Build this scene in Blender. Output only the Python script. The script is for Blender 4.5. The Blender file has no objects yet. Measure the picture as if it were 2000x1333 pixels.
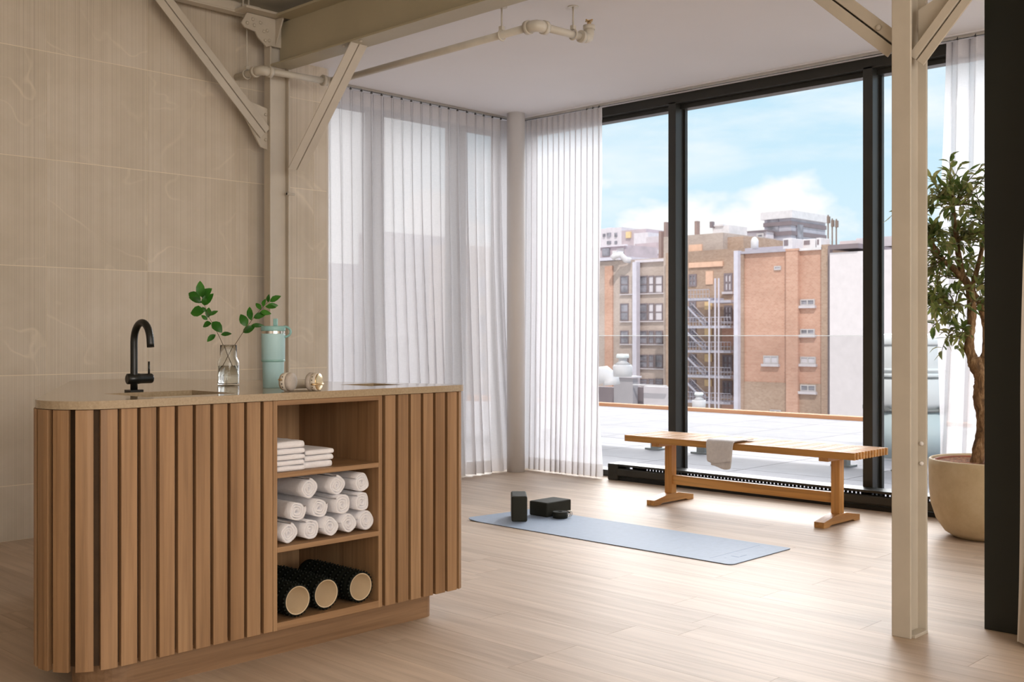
import bpy, bmesh, math, random
from mathutils import Vector, Matrix, noise as mnoise
PI = math.pi
rnd = random.Random(7)
C = bpy.context.scene.collection
scene = bpy.context.scene

# ---------------------------------------------------------------- camera
H = 1.12; F = 2129.0; TH = math.radians(44.05); ct, st = math.cos(TH), math.sin(TH); HY = 655.0
cam_d = bpy.data.cameras.new('camera'); cam = bpy.data.objects.new('camera', cam_d); C.objects.link(cam)
cam.location = (0, 0, H); cam.rotation_euler = (PI/2, 0, TH-PI/2)
cam_d.sensor_width = 36; cam_d.lens = F/2000*36; cam_d.shift_y = -11.5/2000
cam_d.clip_start = 0.05; cam_d.clip_end = 800
cam_d.dof.use_dof = True; cam_d.dof.focus_distance = 4.2; cam_d.dof.aperture_fstop = 9
scene.camera = cam

def ray(px):
    t = (px-1000)/F
    return ct+t*st, st-t*ct
def onX(px, X): r = ray(px); return r[1]*X/r[0], X/r[0]          # -> Y, depth
def onY(px, Y): r = ray(px); return r[0]*Y/r[1], Y/r[1]          # -> X, depth
def zat(py, d): return H+(HY-py)*d/F
def P(px, py, d): r = ray(px); return Vector((r[0]*d, r[1]*d, zat(py, d)))
def proj(v):
    d = v[0]*ct+v[1]*st; l = v[0]*st-v[1]*ct
    return (1000+F*l/d, HY+F*(H-v[2])/d, d) if d > .05 else (-9e3, 0, d)

# ---------------------------------------------------------------- view, world, lights
scene.view_settings.view_transform = 'Standard'; scene.view_settings.look = 'None'
scene.view_settings.exposure = 0.0; scene.view_settings.gamma = 1.0; scene.view_settings.use_curve_mapping = False

def lin(c):
    return tuple((x/255/12.92) if x/255 <= .04045 else ((x/255+.055)/1.055)**2.4 for x in c)
def rgba(c): return (*lin(c), 1)

w = bpy.data.worlds.new('sky'); scene.world = w; w.use_nodes = True
nt = w.node_tree; N = nt.nodes; L = nt.links; N.clear()
out = N.new('ShaderNodeOutputWorld'); bg = N.new('ShaderNodeBackground'); tc = N.new('ShaderNodeTexCoord')
sep = N.new('ShaderNodeSeparateXYZ'); L.new(tc.outputs['Generated'], sep.inputs[0])
rp = N.new('ShaderNodeValToRGB'); L.new(sep.outputs['Z'], rp.inputs[0])
e = rp.color_ramp.elements
e[0].position = 0.0; e[0].color = rgba((222, 238, 247)); e[1].position = 1; e[1].color = rgba((120, 175, 225))
for p_, c_ in ((.06, (214, 234, 246)), (.13, (203, 231, 246)), (.22, (190, 224, 243)), (.5, (150, 200, 236))):
    x = rp.color_ramp.elements.new(p_); x.color = rgba(c_)
def wmath(op, a, b=None, clamp=False):
    m = N.new('ShaderNodeMath'); m.operation = op; m.use_clamp = clamp
    for i, v in enumerate((a, b)):
        if v is None: continue
        if isinstance(v, (int, float)): m.inputs[i].default_value = v
        else: L.new(v, m.inputs[i])
    return m.outputs[0]
def wnoise(scale, sx, sy, sz, off, det=6, rough=.55):
    mp = N.new('ShaderNodeMapping'); L.new(tc.outputs['Generated'], mp.inputs[0])
    mp.inputs['Scale'].default_value = (sx, sy, sz); mp.inputs['Location'].default_value = off
    n = N.new('ShaderNodeTexNoise'); n.inputs['Scale'].default_value = scale; n.inputs['Detail'].default_value = det
    n.inputs['Roughness'].default_value = rough; L.new(mp.outputs[0], n.inputs[0]); return n.outputs[0]
c1 = wnoise(9, 1, 1, 1.8, (3.1, 1.2, 0), 7, .5)
low = wmath('MULTIPLY', sep.outputs['Z'], 1.9)
m1 = wmath('SUBTRACT', c1, wmath('ADD', low, .272)); m1 = wmath('MULTIPLY', m1, 9, True)
c2 = wnoise(3.2, 1, 1, 4.5, (0.4, 2.2, 1.3), 8, .6)
m2 = wmath('MULTIPLY', wmath('SUBTRACT', c2, .47), 4.5, True); m2 = wmath('MULTIPLY', m2, .7)
m3 = wmath('MULTIPLY', wmath('ADD', wmath('SUBTRACT', sep.outputs['Y'], sep.outputs['X']), .0), 7, True); m3 = wmath('MULTIPLY', m3, .9)
mk = wmath('MAXIMUM', wmath('MAXIMUM', m1, m2), m3)
mx = N.new('ShaderNodeMix'); mx.data_type = 'RGBA'; L.new(mk, mx.inputs[0]); L.new(rp.outputs[0], mx.inputs[6])
mx.inputs[7].default_value = rgba((250, 250, 251)); L.new(mx.outputs[2], bg.inputs[0])
bg.inputs[1].default_value = 1.15; L.new(bg.outputs[0], out.inputs[0])

def sun(name, az, el, strength, ang, col=(1, 1, 1)):
    l = bpy.data.lights.new(name, 'SUN'); l.energy = strength; l.angle = math.radians(ang); l.color = col
    o = bpy.data.objects.new(name, l); C.objects.link(o)
    a, b = math.radians(az), math.radians(el)
    d = Vector((math.cos(b)*math.cos(a), math.cos(b)*math.sin(a), math.sin(b)))
    o.rotation_euler = d.to_track_quat('Z', 'Y').to_euler(); o.location = d*30+Vector((0, 0, 5)); return o
sun('sun', -138, 50, 2.8, 1.5, (1, .95, .9))                      # lights the facades across the street
sun('window_boost_sun', 30, 32, 7.8, 55, (1, .975, .98))       # added second sun, broad and soft, boosting the light in by the windows
def area(name, loc, target, sx, sy, power, col=(1, 1, 1)):
    l = bpy.data.lights.new(name, 'AREA'); l.shape = 'RECTANGLE'; l.size = sx; l.size_y = sy; l.energy = power; l.color = col
    o = bpy.data.objects.new(name, l); C.objects.link(o); o.location = loc
    o.rotation_euler = (Vector(loc)-Vector(target)).to_track_quat('Z', 'Y').to_euler(); return o
area('rear_fill_light', (1.0, -3.8, 1.9), (2.2, 3, 1.3), 5.5, 2.2, 225, (1, .95, .90))  # added fill from behind the camera
area('side_fill_light', (-2.8, 0.5, 1.9), (3.5, 2.5, 1.2), 4.0, 2.0, 18, (1, .93, .87))  # faint added fill from the unseen side of the room
area('overhead_fill_light', (6.0, -1.6, 2.85), (5.6, 0.2, 0), 1.2, 3.0, 110, (1, .97, .95))  # added overhead fill out of view, not a fitting of the room

# ---------------------------------------------------------------- mesh builder
class MB:
    def __init__(s): s.v = []; s.f = []; s.sm = []
    def add(s, vs, fs, smooth=False):
        n = len(s.v); s.v += [tuple(v) for v in vs]; s.f += [tuple(i+n for i in f) for f in fs]; s.sm += [smooth]*len(fs); return s
    def box(s, x0, x1, y0, y1, z0, z1, M=None):
        vs = [Vector((x, y, z)) for x in (x0, x1) for y in (y0, y1) for z in (z0, z1)]
        if M: vs = [M @ v for v in vs]
        return s.add(vs, [(0, 1, 3, 2), (4, 6, 7, 5), (0, 4, 5, 1), (2, 3, 7, 6), (0, 2, 6, 4), (1, 5, 7, 3)])
    def prism(s, pts, z0, z1, M=None):                              # pts counter-clockwise in XY
        n = len(pts); vs = [Vector((p[0], p[1], z0)) for p in pts]+[Vector((p[0], p[1], z1)) for p in pts]
        if M: vs = [M @ v for v in vs]
        return s.add(vs, [tuple(range(n))[::-1], tuple(range(n, 2*n))]+[(i, (i+1) % n, n+(i+1) % n, n+i) for i in range(n)])
    def tube(s, pts, rad, n=10, caps=True, smooth=True, bump=0):
        pts = [Vector(p) for p in pts]; k = len(pts)
        if not hasattr(rad, '__len__'): rad = [rad]*k
        vs = []; ref = None
        for i, p in enumerate(pts):
            t = (pts[min(i+1, k-1)]-pts[max(i-1, 0)]).normalized()
            if ref is None: ref = Vector((0, 0, 1)) if abs(t.z) < .9 else Vector((1, 0, 0))
            a = (ref-t*ref.dot(t)).normalized(); ref = a; b = t.cross(a)
            for j in range(n):
                q = 2*PI*j/n; r = rad[i]
                if bump: r *= 1+bump*mnoise.noise(Vector((math.cos(q)*1.6, math.sin(q)*1.6, i*.9)))
                vs.append(p+a*math.cos(q)*r+b*math.sin(q)*r)
        fs = [(i*n+j, i*n+(j+1) % n, (i+1)*n+(j+1) % n, (i+1)*n+j) for i in range(k-1) for j in range(n)]
        s.add(vs, fs, smooth)
        if caps:
            m = len(s.v)-len(vs); s.f += [tuple(m+j for j in range(n))[::-1], tuple(m+(k-1)*n+j for j in range(n))]; s.sm += [False]*2
        return s
    def lathe(s, prof, n=32, M=None, cap0=False, cap1=False, smooth=True):   # prof: (r,z)
        vs = [Vector((r*math.cos(2*PI*j/n), r*math.sin(2*PI*j/n), z)) for r, z in prof for j in range(n)]
        if M: vs = [M @ v for v in vs]
        k = len(prof); fs = [(i*n+j, i*n+(j+1) % n, (i+1)*n+(j+1) % n, (i+1)*n+j) for i in range(k-1) for j in range(n)]
        m = len(s.v); s.add(vs, fs, smooth)
        if cap0: s.f.append(tuple(m+j for j in range(n))[::-1]); s.sm.append(False)
        if cap1: s.f.append(tuple(m+(k-1)*n+j for j in range(n))); s.sm.append(False)
        return s
    def cyl(s, p0, p1, r, n=16): return s.tube([p0, p1], r, n)
    def build(s, name, mat, parent=None, bevel=0, seg=2, loc=None):
        me = bpy.data.meshes.new(name); me.from_pydata([tuple(v) for v in s.v], [], s.f)
        me.polygons.foreach_set('use_smooth', s.sm)
        if mat: me.materials.append(mat)
        o = bpy.data.objects.new(name, me); C.objects.link(o)
        if loc: o.location = loc
        if parent: o.parent = parent
        if bevel:
            b = o.modifiers.new('bevel', 'BEVEL'); b.width = bevel; b.segments = seg; b.limit_method = 'ANGLE'; b.angle_limit = math.radians(40)
        return o

def tag(o, label=None, cat=None, group=None, kind=None):
    for k, v in (('label', label), ('category', cat), ('group', group), ('kind', kind)):
        if v: o[k] = v
    return o
def thing(name, label, cat, loc=(0, 0, 0), rz=0, group=None, kind=None):
    o = bpy.data.objects.new(name, None); C.objects.link(o); o.location = loc; o.rotation_euler = (0, 0, rz)
    o.empty_display_size = .1
    return tag(o, label, cat, group, kind)
def T(x, y, z, rz=0): return Matrix.Translation((x, y, z)) @ Matrix.Rotation(rz, 4, 'Z')

# ---------------------------------------------------------------- materials
def newmat(name, rough=.5, metal=0, col=None, spec=.5):
    m = bpy.data.materials.new(name); m.use_nodes = True; b = m.node_tree.nodes['Principled BSDF']
    b.inputs['Roughness'].default_value = rough; b.inputs['Metallic'].default_value = metal
    b.inputs['Specular IOR Level'].default_value = spec
    if col: b.inputs['Base Color'].default_value = rgba(col)
    return m, m.node_tree, b
def coords(t, scale, kind='Object', rand=0):
    tc = t.nodes.new('ShaderNodeTexCoord'); src = tc.outputs[kind]
    if rand:
        oi = t.nodes.new('ShaderNodeObjectInfo'); mu = t.nodes.new('ShaderNodeVectorMath'); mu.operation = 'MULTIPLY_ADD'
        t.links.new(oi.outputs['Random'], mu.inputs[0]); mu.inputs[1].default_value = (rand, rand*.7, rand*1.3); t.links.new(src, mu.inputs[2]); src = mu.outputs[0]
    mp = t.nodes.new('ShaderNodeMapping'); mp.inputs['Scale'].default_value = scale; t.links.new(src, mp.inputs[0]); return mp.outputs[0]
def tnoise(t, vec, scale, det=4, rough=.5, dist=0):
    n = t.nodes.new('ShaderNodeTexNoise'); n.inputs['Scale'].default_value = scale; n.inputs['Detail'].default_value = det
    n.inputs['Roughness'].default_value = rough; n.inputs['Distortion'].default_value = dist; t.links.new(vec, n.inputs[0]); return n.outputs[0]
def ramp(t, fac, stops):
    r = t.nodes.new('ShaderNodeValToRGB'); el = r.color_ramp.elements
    el[0].position, el[0].color = stops[0][0], rgba(stops[0][1]) ; el[1].position, el[1].color = stops[-1][0], rgba(stops[-1][1])
    for p_, c_ in stops[1:-1]: q = el.new(p_); q.color = rgba(c_)
    t.links.new(fac, r.inputs[0]); return r.outputs[0]
def mixc(t, fac, a, b, mode='MIX'):
    m = t.nodes.new('ShaderNodeMix'); m.data_type = 'RGBA'; m.blend_type = mode
    for i, v in ((0, fac), (6, a), (7, b)):
        if isinstance(v, (int, float)): m.inputs[i].default_value = v
        elif isinstance(v, tuple): m.inputs[i].default_value = v
        else: t.links.new(v, m.inputs[i])
    return m.outputs[2]
def tmath(t, op, a, b=None, clamp=False):
    m = t.nodes.new('ShaderNodeMath'); m.operation = op; m.use_clamp = clamp
    for i, v in enumerate((a, b)):
        if v is None: continue
        if isinstance(v, (int, float)): m.inputs[i].default_value = v
        else: t.links.new(v, m.inputs[i])
    return m.outputs[0]
def bump(t, b, h, strength, dist=.002):
    n = t.nodes.new('ShaderNodeBump'); n.inputs['Strength'].default_value = strength; n.inputs['Distance'].default_value = dist
    t.links.new(h, n.inputs['Height']); t.links.new(n.outputs[0], b.inputs['Normal'])
def randval(t, col, lo, hi):                                       # small brightness change from piece to piece
    oi = t.nodes.new('ShaderNodeObjectInfo'); mr = t.nodes.new('ShaderNodeMapRange')
    t.links.new(oi.outputs['Random'], mr.inputs[0]); mr.inputs[3].default_value = lo; mr.inputs[4].default_value = hi
    hs = t.nodes.new('ShaderNodeHueSaturation'); t.links.new(mr.outputs[0], hs.inputs['Value']); t.links.new(col, hs.inputs['Color']); return hs.outputs[0]

def wood(name, dark, mid, light, axis, rough=.5, fine=55, var=(.94, 1.06), rand=9, coarse=7, bm=.15, fine_mix=.7):
    m, t, b = newmat(name, rough)
    a = [fine]*3; a[axis] = 1.6; g = [coarse]*3; g[axis] = .55
    n1 = tnoise(t, coords(t, a, rand=rand), 1, 5, .6, .3); n2 = tnoise(t, coords(t, g, rand=rand), 1, 4, .5, .6)
    c_ = ramp(t, n2, [(.3, dark), (.5, mid), (.7, light)])
    f = ramp(t, n1, [(.35, (205, 200, 195)), (.6, (255, 255, 255))])
    c_ = mixc(t, fine_mix, c_, f, 'MULTIPLY'); c_ = randval(t, c_, *var); t.links.new(c_, b.inputs['Base Color'])
    bump(t, b, n1, bm, .0015); return m
M = {}
M['floor'] = wood('oak_floor', (188, 165, 142), (200, 178, 155), (209, 188, 166), 1, .5, 34, (.95, 1.05), 13, 9, .05, .42)
M['floor'].node_tree.nodes['Principled BSDF'].inputs['Specular IOR Level'].default_value = .28
M['slat'] = wood('oak_slat', (146, 110, 74), (163, 126, 89), (176, 140, 102), 2, .5, 60, (.93, 1.06))
M['cab'] = wood('oak_panel', (146, 110, 74), (163, 126, 89), (174, 138, 100), 2, .5, 60, (.97, 1.03))
M['cabx'] = wood('oak_panel_horizontal', (150, 114, 78), (166, 129, 92), (178, 142, 104), 0, .5, 60, (.97, 1.03))
M['plinth'] = wood('oak_plinth', (134, 102, 72), (150, 116, 84), (164, 130, 97), 0, .5, 50, (.98, 1.02), 3)
M['bench'] = wood('maple', (204, 148, 80), (214, 160, 92), (224, 173, 108), 1, .45, 40, (.95, 1.05))
M['benchv'] = wood('maple_upright', (204, 146, 78), (214, 158, 90), (224, 171, 106), 2, .4, 40, (.97, 1.03))
M['benchx'] = wood('maple_cross', (198, 144, 82), (212, 160, 98), (224, 174, 112), 0, .4, 40, (.97, 1.03))
def plain(key, col, rough=.5, metal=0, var=.03, scale=8, bm=0, spec=.5):
    m, t, b = newmat(key, rough, metal, spec=spec); n = tnoise(t, coords(t, (scale,)*3), 1, 4, .6)
    lo = tuple(max(0, x*(1-var)) for x in col); hi = tuple(min(255, x*(1+var)) for x in col)
    t.links.new(ramp(t, n, [(.3, lo), (.7, hi)]), b.inputs['Base Color'])
    if bm: bump(t, b, n, bm, .002)
    M[key] = m; return m
plain('steel', (200, 190, 174), .45, 0, .025, 5, .05)
plain('beam', (178, 168, 142), .5, 0, .02, 3)
plain('pipe', (205, 197, 182), .4)
plain('ceiling', (236, 234, 236), .9, 0, .008, 1)
plain('oldceiling', (212, 204, 186), .9, 0, .01, 1)
plain('paint', (214, 206, 196), .85, 0, .01, 1)
plain('whitepost', (226, 221, 217), .5, 0, .01, 2)
plain('frame', (50, 49, 44), .38, 0, .05, 6)
plain('heater', (46, 44, 36), .35, 0, .05, 6)
plain('slot', (12, 12, 10), .6)
plain('blackpanel', (20, 23, 13), .55, 0, .08, 3)
plain('blackmetal', (20, 21, 18), .32)
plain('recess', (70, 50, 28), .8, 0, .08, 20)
plain('darkhook', (40, 36, 34), .5)
plain('brass', (214, 188, 146), .3, 1, .03)
plain('silver', (205, 200, 190), .2, 1, .03)
plain('basin', (120, 104, 80), .35, 0, .03, 30)
plain('aqua', (178, 214, 218), .45, 0, .015, 10)
plain('aquadark', (140, 184, 180), .4, 0, .02, 10)
plain('ivory', (214, 205, 190), .5, 0, .02, 20)
plain('cushion', (190, 180, 170), .75, 0, .03, 60, .1)
plain('foam', (40, 40, 30), .8, 0, .12, 260, .25)
plain('strap', (30, 31, 22), .75, 0, .1, 200, .2)
plain('rubber', (20, 23, 17), .7, 0, .1, 60, 0, .2)
plain('core', (206, 184, 152), .6, 0, .02, 10)
plain('mat', (150, 166, 188), .62, 0, .02, 30, .05)
plain('matmark', (112, 132, 164), .6)
plain('matunder', (36, 42, 62), .8)
plain('soil', (128, 84, 52), .95, 0, .35, 60, .8)
plain('liner', (150, 78, 44), .6, 0, .05, 10)
plain('stem', (88, 74, 46), .7, 0, .15, 60)
plain('twig', (104, 86, 54), .8, 0, .2, 60)

def m_tile():
    m, t, b = newmat('fluted_stone_tile', .6)
    co = coords(t, (1, 1, 1)); sp = t.nodes.new('ShaderNodeSeparateXYZ'); t.links.new(co, sp.inputs[0])
    n0 = tnoise(t, coords(t, (1, 1, 1), rand=20), 2.4, 5, .6)
    base = ramp(t, n0, [(.32, (202, 189, 169)), (.5, (210, 197, 178)), (.68, (217, 205, 188))])
    wv = t.nodes.new('ShaderNodeTexWave'); wv.wave_type = 'BANDS'; wv.bands_direction = 'X'; wv.inputs['Scale'].default_value = 27; t.links.new(co, wv.inputs[0])
    nl = tnoise(t, coords(t, (105, .01, .05), rand=0), 1, 2, .8)                # irregular flute widths
    fl = tmath(t, 'ADD', tmath(t, 'MULTIPLY', wv.outputs[0], .16), tmath(t, 'MULTIPLY', nl, 1.42))
    lines = ramp(t, fl, [(.42, (176, 170, 162)), (.62, (228, 225, 220)), (.92, (255, 255, 255))])
    c_ = mixc(t, .55, base, lines, 'MULTIPLY')
    nv = tnoise(t, coords(t, (1, 1, 1.25), rand=40), 1.3, 3, .45, .35)
    v = tmath(t, 'ABSOLUTE', tmath(t, 'SUBTRACT', nv, .5)); v = tmath(t, 'SUBTRACT', 1, tmath(t, 'MULTIPLY', v, 115), True)
    brk = tnoise(t, coords(t, (1, 1, 1), rand=11), 3.5, 2, .5); v = tmath(t, 'MULTIPLY', v, tmath(t, 'MULTIPLY', tmath(t, 'SUBTRACT', brk, .38), 3.2, True))
    c_ = mixc(t, tmath(t, 'MULTIPLY', v, .5), c_, rgba((236, 222, 200))); c_ = randval(t, c_, .985, 1.015)
    t.links.new(c_, b.inputs['Base Color']); bump(t, b, fl, .35, .003); return m
M['tile'] = m_tile()
plain('grout', (238, 224, 200), .8)

def m_counter():
    m, t, b = newmat('beige_quartz', .11, spec=.6); n = tnoise(t, coords(t, (1, 1, 1)), 140, 3, .6)
    t.links.new(ramp(t, n, [(.3, (162, 142, 114)), (.7, (180, 160, 132))]), b.inputs['Base Color']); return m
M['counter'] = m_counter()

def m_cloth(name, col, trans, tl, lo, hi, sc=420):
    m = bpy.data.materials.new(name); m.use_nodes = True; t = m.node_tree; t.nodes.clear(); nw = t.nodes.new
    o = nw('ShaderNodeOutputMaterial'); tr = nw('ShaderNodeBsdfTransparent'); tl_ = nw('ShaderNodeBsdfTranslucent'); df = nw('ShaderNodeBsdfDiffuse')
    tl_.inputs[0].default_value = rgba(col); df.inputs[0].default_value = rgba(col)
    a = nw('ShaderNodeMixShader'); a.inputs[0].default_value = tl; t.links.new(df.outputs[0], a.inputs[1]); t.links.new(tl_.outputs[0], a.inputs[2])
    n1 = tnoise(t, coords(t, (sc, sc, sc*.06)), 1, 2, .6); n2 = tnoise(t, coords(t, (sc*.1, sc*.1, sc)), 1, 2, .6)
    s = tmath(t, 'ADD', tmath(t, 'MULTIPLY', n1, .5), tmath(t, 'MULTIPLY', n2, .5))
    mr = nw('ShaderNodeMapRange'); t.links.new(s, mr.inputs[0]); mr.inputs[1].default_value = .3; mr.inputs[2].default_value = .7
    mr.inputs[3].default_value = trans*lo; mr.inputs[4].default_value = trans*hi
    b = nw('ShaderNodeMixShader'); t.links.new(mr.outputs[0], b.inputs[0]); t.links.new(a.outputs[0], b.inputs[1]); t.links.new(tr.outputs[0], b.inputs[2])
    t.links.new(b.outputs[0], o.inputs[0]); return m
M['sheer'] = m_cloth('sheer_linen', (240, 238, 240), .22, .62, .75, 1.25)
M['sheerband'] = m_cloth('sheer_linen_double', (243, 240, 238), .12, .5, .8, 1.2)
M['linen'] = m_cloth('beige_linen', (226, 214, 198), .03, .35, .8, 1.2)

def m_glass(name, tint, refl=1.0):
    m = bpy.data.materials.new(name); m.use_nodes = True; t = m.node_tree; t.nodes.clear(); nw = t.nodes.new
    o = nw('ShaderNodeOutputMaterial'); tr = nw('ShaderNodeBsdfTransparent'); tr.inputs[0].default_value = (*tint, 1)
    gl = nw('ShaderNodeBsdfGlossy'); gl.inputs['Roughness'].default_value = .01; fr = nw('ShaderNodeFresnel'); fr.inputs[0].default_value = 1.3
    n = tnoise(t, coords(t, (1, 1, 1)), .7, 2, .5); k = tmath(t, 'MULTIPLY', fr.outputs[0], tmath(t, 'ADD', tmath(t, 'MULTIPLY', n, .2), .9*refl))
    b = nw('ShaderNodeMixShader'); t.links.new(k, b.inputs[0]); t.links.new(tr.outputs[0], b.inputs[1]); t.links.new(gl.outputs[0], b.inputs[2])
    t.links.new(b.outputs[0], o.inputs[0]); return m
M['glass'] = m_glass('window_glass', (.98, .985, .98), .5)
M['railglass'] = m_glass('balustrade_glass', (.93, .93, .93), 1.2)
plain('glassedge', (236, 240, 240), .3)
def m_vase(name, ior, tint=(1, 1, 1)):
    m = bpy.data.materials.new(name); m.use_nodes = True; t = m.node_tree; t.nodes.clear()
    o = t.nodes.new('ShaderNodeOutputMaterial'); g = t.nodes.new('ShaderNodeBsdfGlass'); g.inputs['IOR'].default_value = ior
    g.inputs['Roughness'].default_value = 0; c_ = coords(t, (1, 1, 1)); n = tnoise(t, c_, 5, 1)
    t.links.new(ramp(t, n, [(0, (250, 252, 251)), (1, (255, 255, 255))]), g.inputs[0]); t.links.new(g.outputs[0], o.inputs[0]); return m
M['vase'] = m_vase('clear_glass', 1.3); M['water'] = m_vase('water', 1.33)

def m_terry():
    m, t, b = newmat('white_terry', .95, spec=.2); b.inputs['Sheen Weight'].default_value = .3
    n = tnoise(t, coords(t, (1, 1, 1)), 260, 3, .7); n2 = tnoise(t, coords(t, (1, 1, 1)), 40, 3, .6)
    t.links.new(ramp(t, n2, [(.3, (242, 238, 240)), (.7, (250, 248, 250))]), b.inputs['Base Color'])
    bump(t, b, tmath(t, 'ADD', n, n2), .7, .003); return m
M['terry'] = m_terry()
plain('handtowel', (228, 224, 224), .9, 0, .03, 60, .3)
def m_leaf(name, a, b_, c_, rough=.35):
    m, t, b = newmat(name, rough); n = tnoise(t, coords(t, (1, 1, 1), rand=5), 14, 3)
    col = ramp(t, n, [(.3, a), (.5, b_), (.7, c_)]); t.links.new(randval(t, col, .72, 1.25), b.inputs['Base Color'])
    tr = t.nodes.new('ShaderNodeBsdfTranslucent'); t.links.new(col, tr.inputs[0]); mx = t.nodes.new('ShaderNodeMixShader'); mx.inputs[0].default_value = .4
    o = t.nodes['Material Output']; t.links.new(b.outputs[0], mx.inputs[1]); t.links.new(tr.outputs[0], mx.inputs[2]); t.links.new(mx.outputs[0], o.inputs[0]); return m
M['leaf'] = m_leaf('branch_leaf', (38, 92, 22), (52, 112, 30), (72, 134, 44))
M['olive'] = m_leaf('olive_leaf', (76, 100, 46), (112, 130, 66), (160, 162, 92), .4)
M['olive2'] = m_leaf('olive_leaf_light', (112, 122, 70), (146, 148, 92), (176, 168, 110), .45)
def m_bark():
    m, t, b = newmat('bark', .9); n = tnoise(t, coords(t, (1, 1, .35)), 38, 5, .7, .6)
    t.links.new(ramp(t, n, [(.3, (70, 52, 32)), (.48, (122, 92, 60)), (.6, (160, 128, 90)), (.75, (200, 178, 144))]), b.inputs['Base Color']); bump(t, b, n, .9, .012); return m
M['bark'] = m_bark()
def m_pot():
    m, t, b = newmat('cast_stone_pot', .65); n = tnoise(t, coords(t, (1, 1, 1)), 5, 6, .65)
    t.links.new(ramp(t, n, [(.3, (190, 166, 126)), (.5, (206, 184, 146)), (.72, (218, 200, 166))]), b.inputs['Base Color']); bump(t, b, n, .1); return m
M['pot'] = m_pot()
def m_brick(name, c1_, c2_, mort, sy=1.0):
    m, t, b = newmat(name, .9); tcn = t.nodes.new('ShaderNodeTexCoord'); sp = t.nodes.new('ShaderNodeSeparateXYZ'); t.links.new(tcn.outputs['Object'], sp.inputs[0])
    cb = t.nodes.new('ShaderNodeCombineXYZ'); t.links.new(tmath(t, 'ADD', sp.outputs[1], sp.outputs[0]), cb.inputs[0]); t.links.new(sp.outputs[2], cb.inputs[1])
    bk = t.nodes.new('ShaderNodeTexBrick'); t.links.new(cb.outputs[0], bk.inputs[0]); bk.inputs['Scale'].default_value = 1.6*sy
    bk.inputs['Color1'].default_value = rgba(c1_); bk.inputs['Color2'].default_value = rgba(c2_); bk.inputs['Mortar'].default_value = rgba(mort); bk.inputs['Mortar Size'].default_value = .03
    n = tnoise(t, coords(t, (1, .25, .5)), .35, 6, .7)
    c_ = mixc(t, .55, bk.outputs[0], ramp(t, n, [(.3, (176, 166, 160)), (.5, (226, 220, 214)), (.7, (255, 255, 255))]), 'MULTIPLY')
    t.links.new(c_, b.inputs['Base Color']); return m
M['redbrick'] = m_brick('red_brick', (214, 170, 150), (202, 154, 134), (206, 176, 160))  # brick colours here lightened to carry the pale glare of the window glass
M['tanbrick'] = m_brick('tan_brick', (200, 184, 176), (188, 172, 164), (194, 182, 176))
M['brownbrick'] = m_brick('brown_brick', (192, 166, 148), (176, 148, 130), (184, 164, 150))
M['darkbrick'] = m_brick('dark_brick', (142, 112, 94), (124, 98, 84), (134, 116, 104))
for k_, c_, v_ in (('lavender', (200, 192, 196), .03), ('whitewall', (220, 212, 214), .02), ('greywall', (168, 162, 166), .05), ('roofgrey', (176, 170, 180), .04), ('pinkpaint', (222, 182, 158), .04),
                   ('farwhite', (214, 206, 212), .03), ('farpurple', (188, 172, 178), .06), ('duct', (206, 202, 214), .03), ('capdark', (130, 118, 122), .05), ('escape', (176, 174, 186), .04),
                   ('citypane', (134, 132, 140), .25), ('palepane', (206, 200, 206), .05), ('cityframe', (190, 184, 184), .04), ('chimney', (150, 128, 122), .05), ('hvac', (216, 212, 214), .04),
                   ('antenna', (130, 114, 104), .05), ('glassgrey', (180, 178, 188), .06), ('tank', (226, 228, 228), .02), ('tankblue', (198, 212, 214), .02), ('edgewood', (206, 146, 104), .05), ('clamp', (140, 142, 140), .05), ('plywood', (226, 196, 150), .04)):
    plain(k_, c_, .8 if k_ not in ('citypane', 'tank') else .35, 0, v_, .6 if v_ > .04 else 1.5)
def m_paver():
    m, t, b = newmat('concrete_paver', .8); n = tnoise(t, coords(t, (1, 1, 1), rand=7), 3, 5, .6)
    c_ = ramp(t, n, [(.3, (140, 137, 140)), (.7, (152, 148, 151))]); t.links.new(randval(t, c_, .96, 1.03), b.inputs['Base Color']); return m
M['paver'] = m_paver()

# ================================================================ ROOM SHELL
XW = 6.75; YT = 6.08; ZC = 2.94; ZO = 3.22; X0, Y0_ = -3.2, -4.2; TE = 4.47; YG = 6.55
def struct(name, mb, mat, parent=None, **k):
    o = mb.build(name, mat, parent, **k)
    if not parent: o['kind'] = 'structure'
    return o
fl = struct('floor', MB().box(X0, 6.98, Y0_, 6.75, -.14, -.016), M['grout'])
pw = .182; far_mb = MB(); pl = []
row = 0; x = X0
while x < 6.9:
    x1 = min(x+pw, 6.93); r2 = random.Random(row*31+5); y = Y0_-r2.random()*1.2
    while y < 6.7:
        ln = 1.22; ya, yb = max(y, Y0_), min(y+ln, 6.7)
        if yb-ya > .02:
            box = (x+.0005, x1-.0005, ya+.0006, yb-.0006)
            q = [proj((a, b, 0)) for a in box[:2] for b in box[2:]]
            vis = any(-60 < s_[0] < 2060 and 880 < s_[1] < 1420 and s_[2] > .3 for s_ in q)
            if vis: pl.append(box)
            else: far_mb.box(*box, -.0162, 0)
        y += ln
    x += pw; row += 1
for b_ in pl: MB().box(*b_, -.0162, 0).build('plank', M['floor'], fl)
o = far_mb.build('plank_field', M['floor'], fl); o['kind'] = 'stuff'

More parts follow.
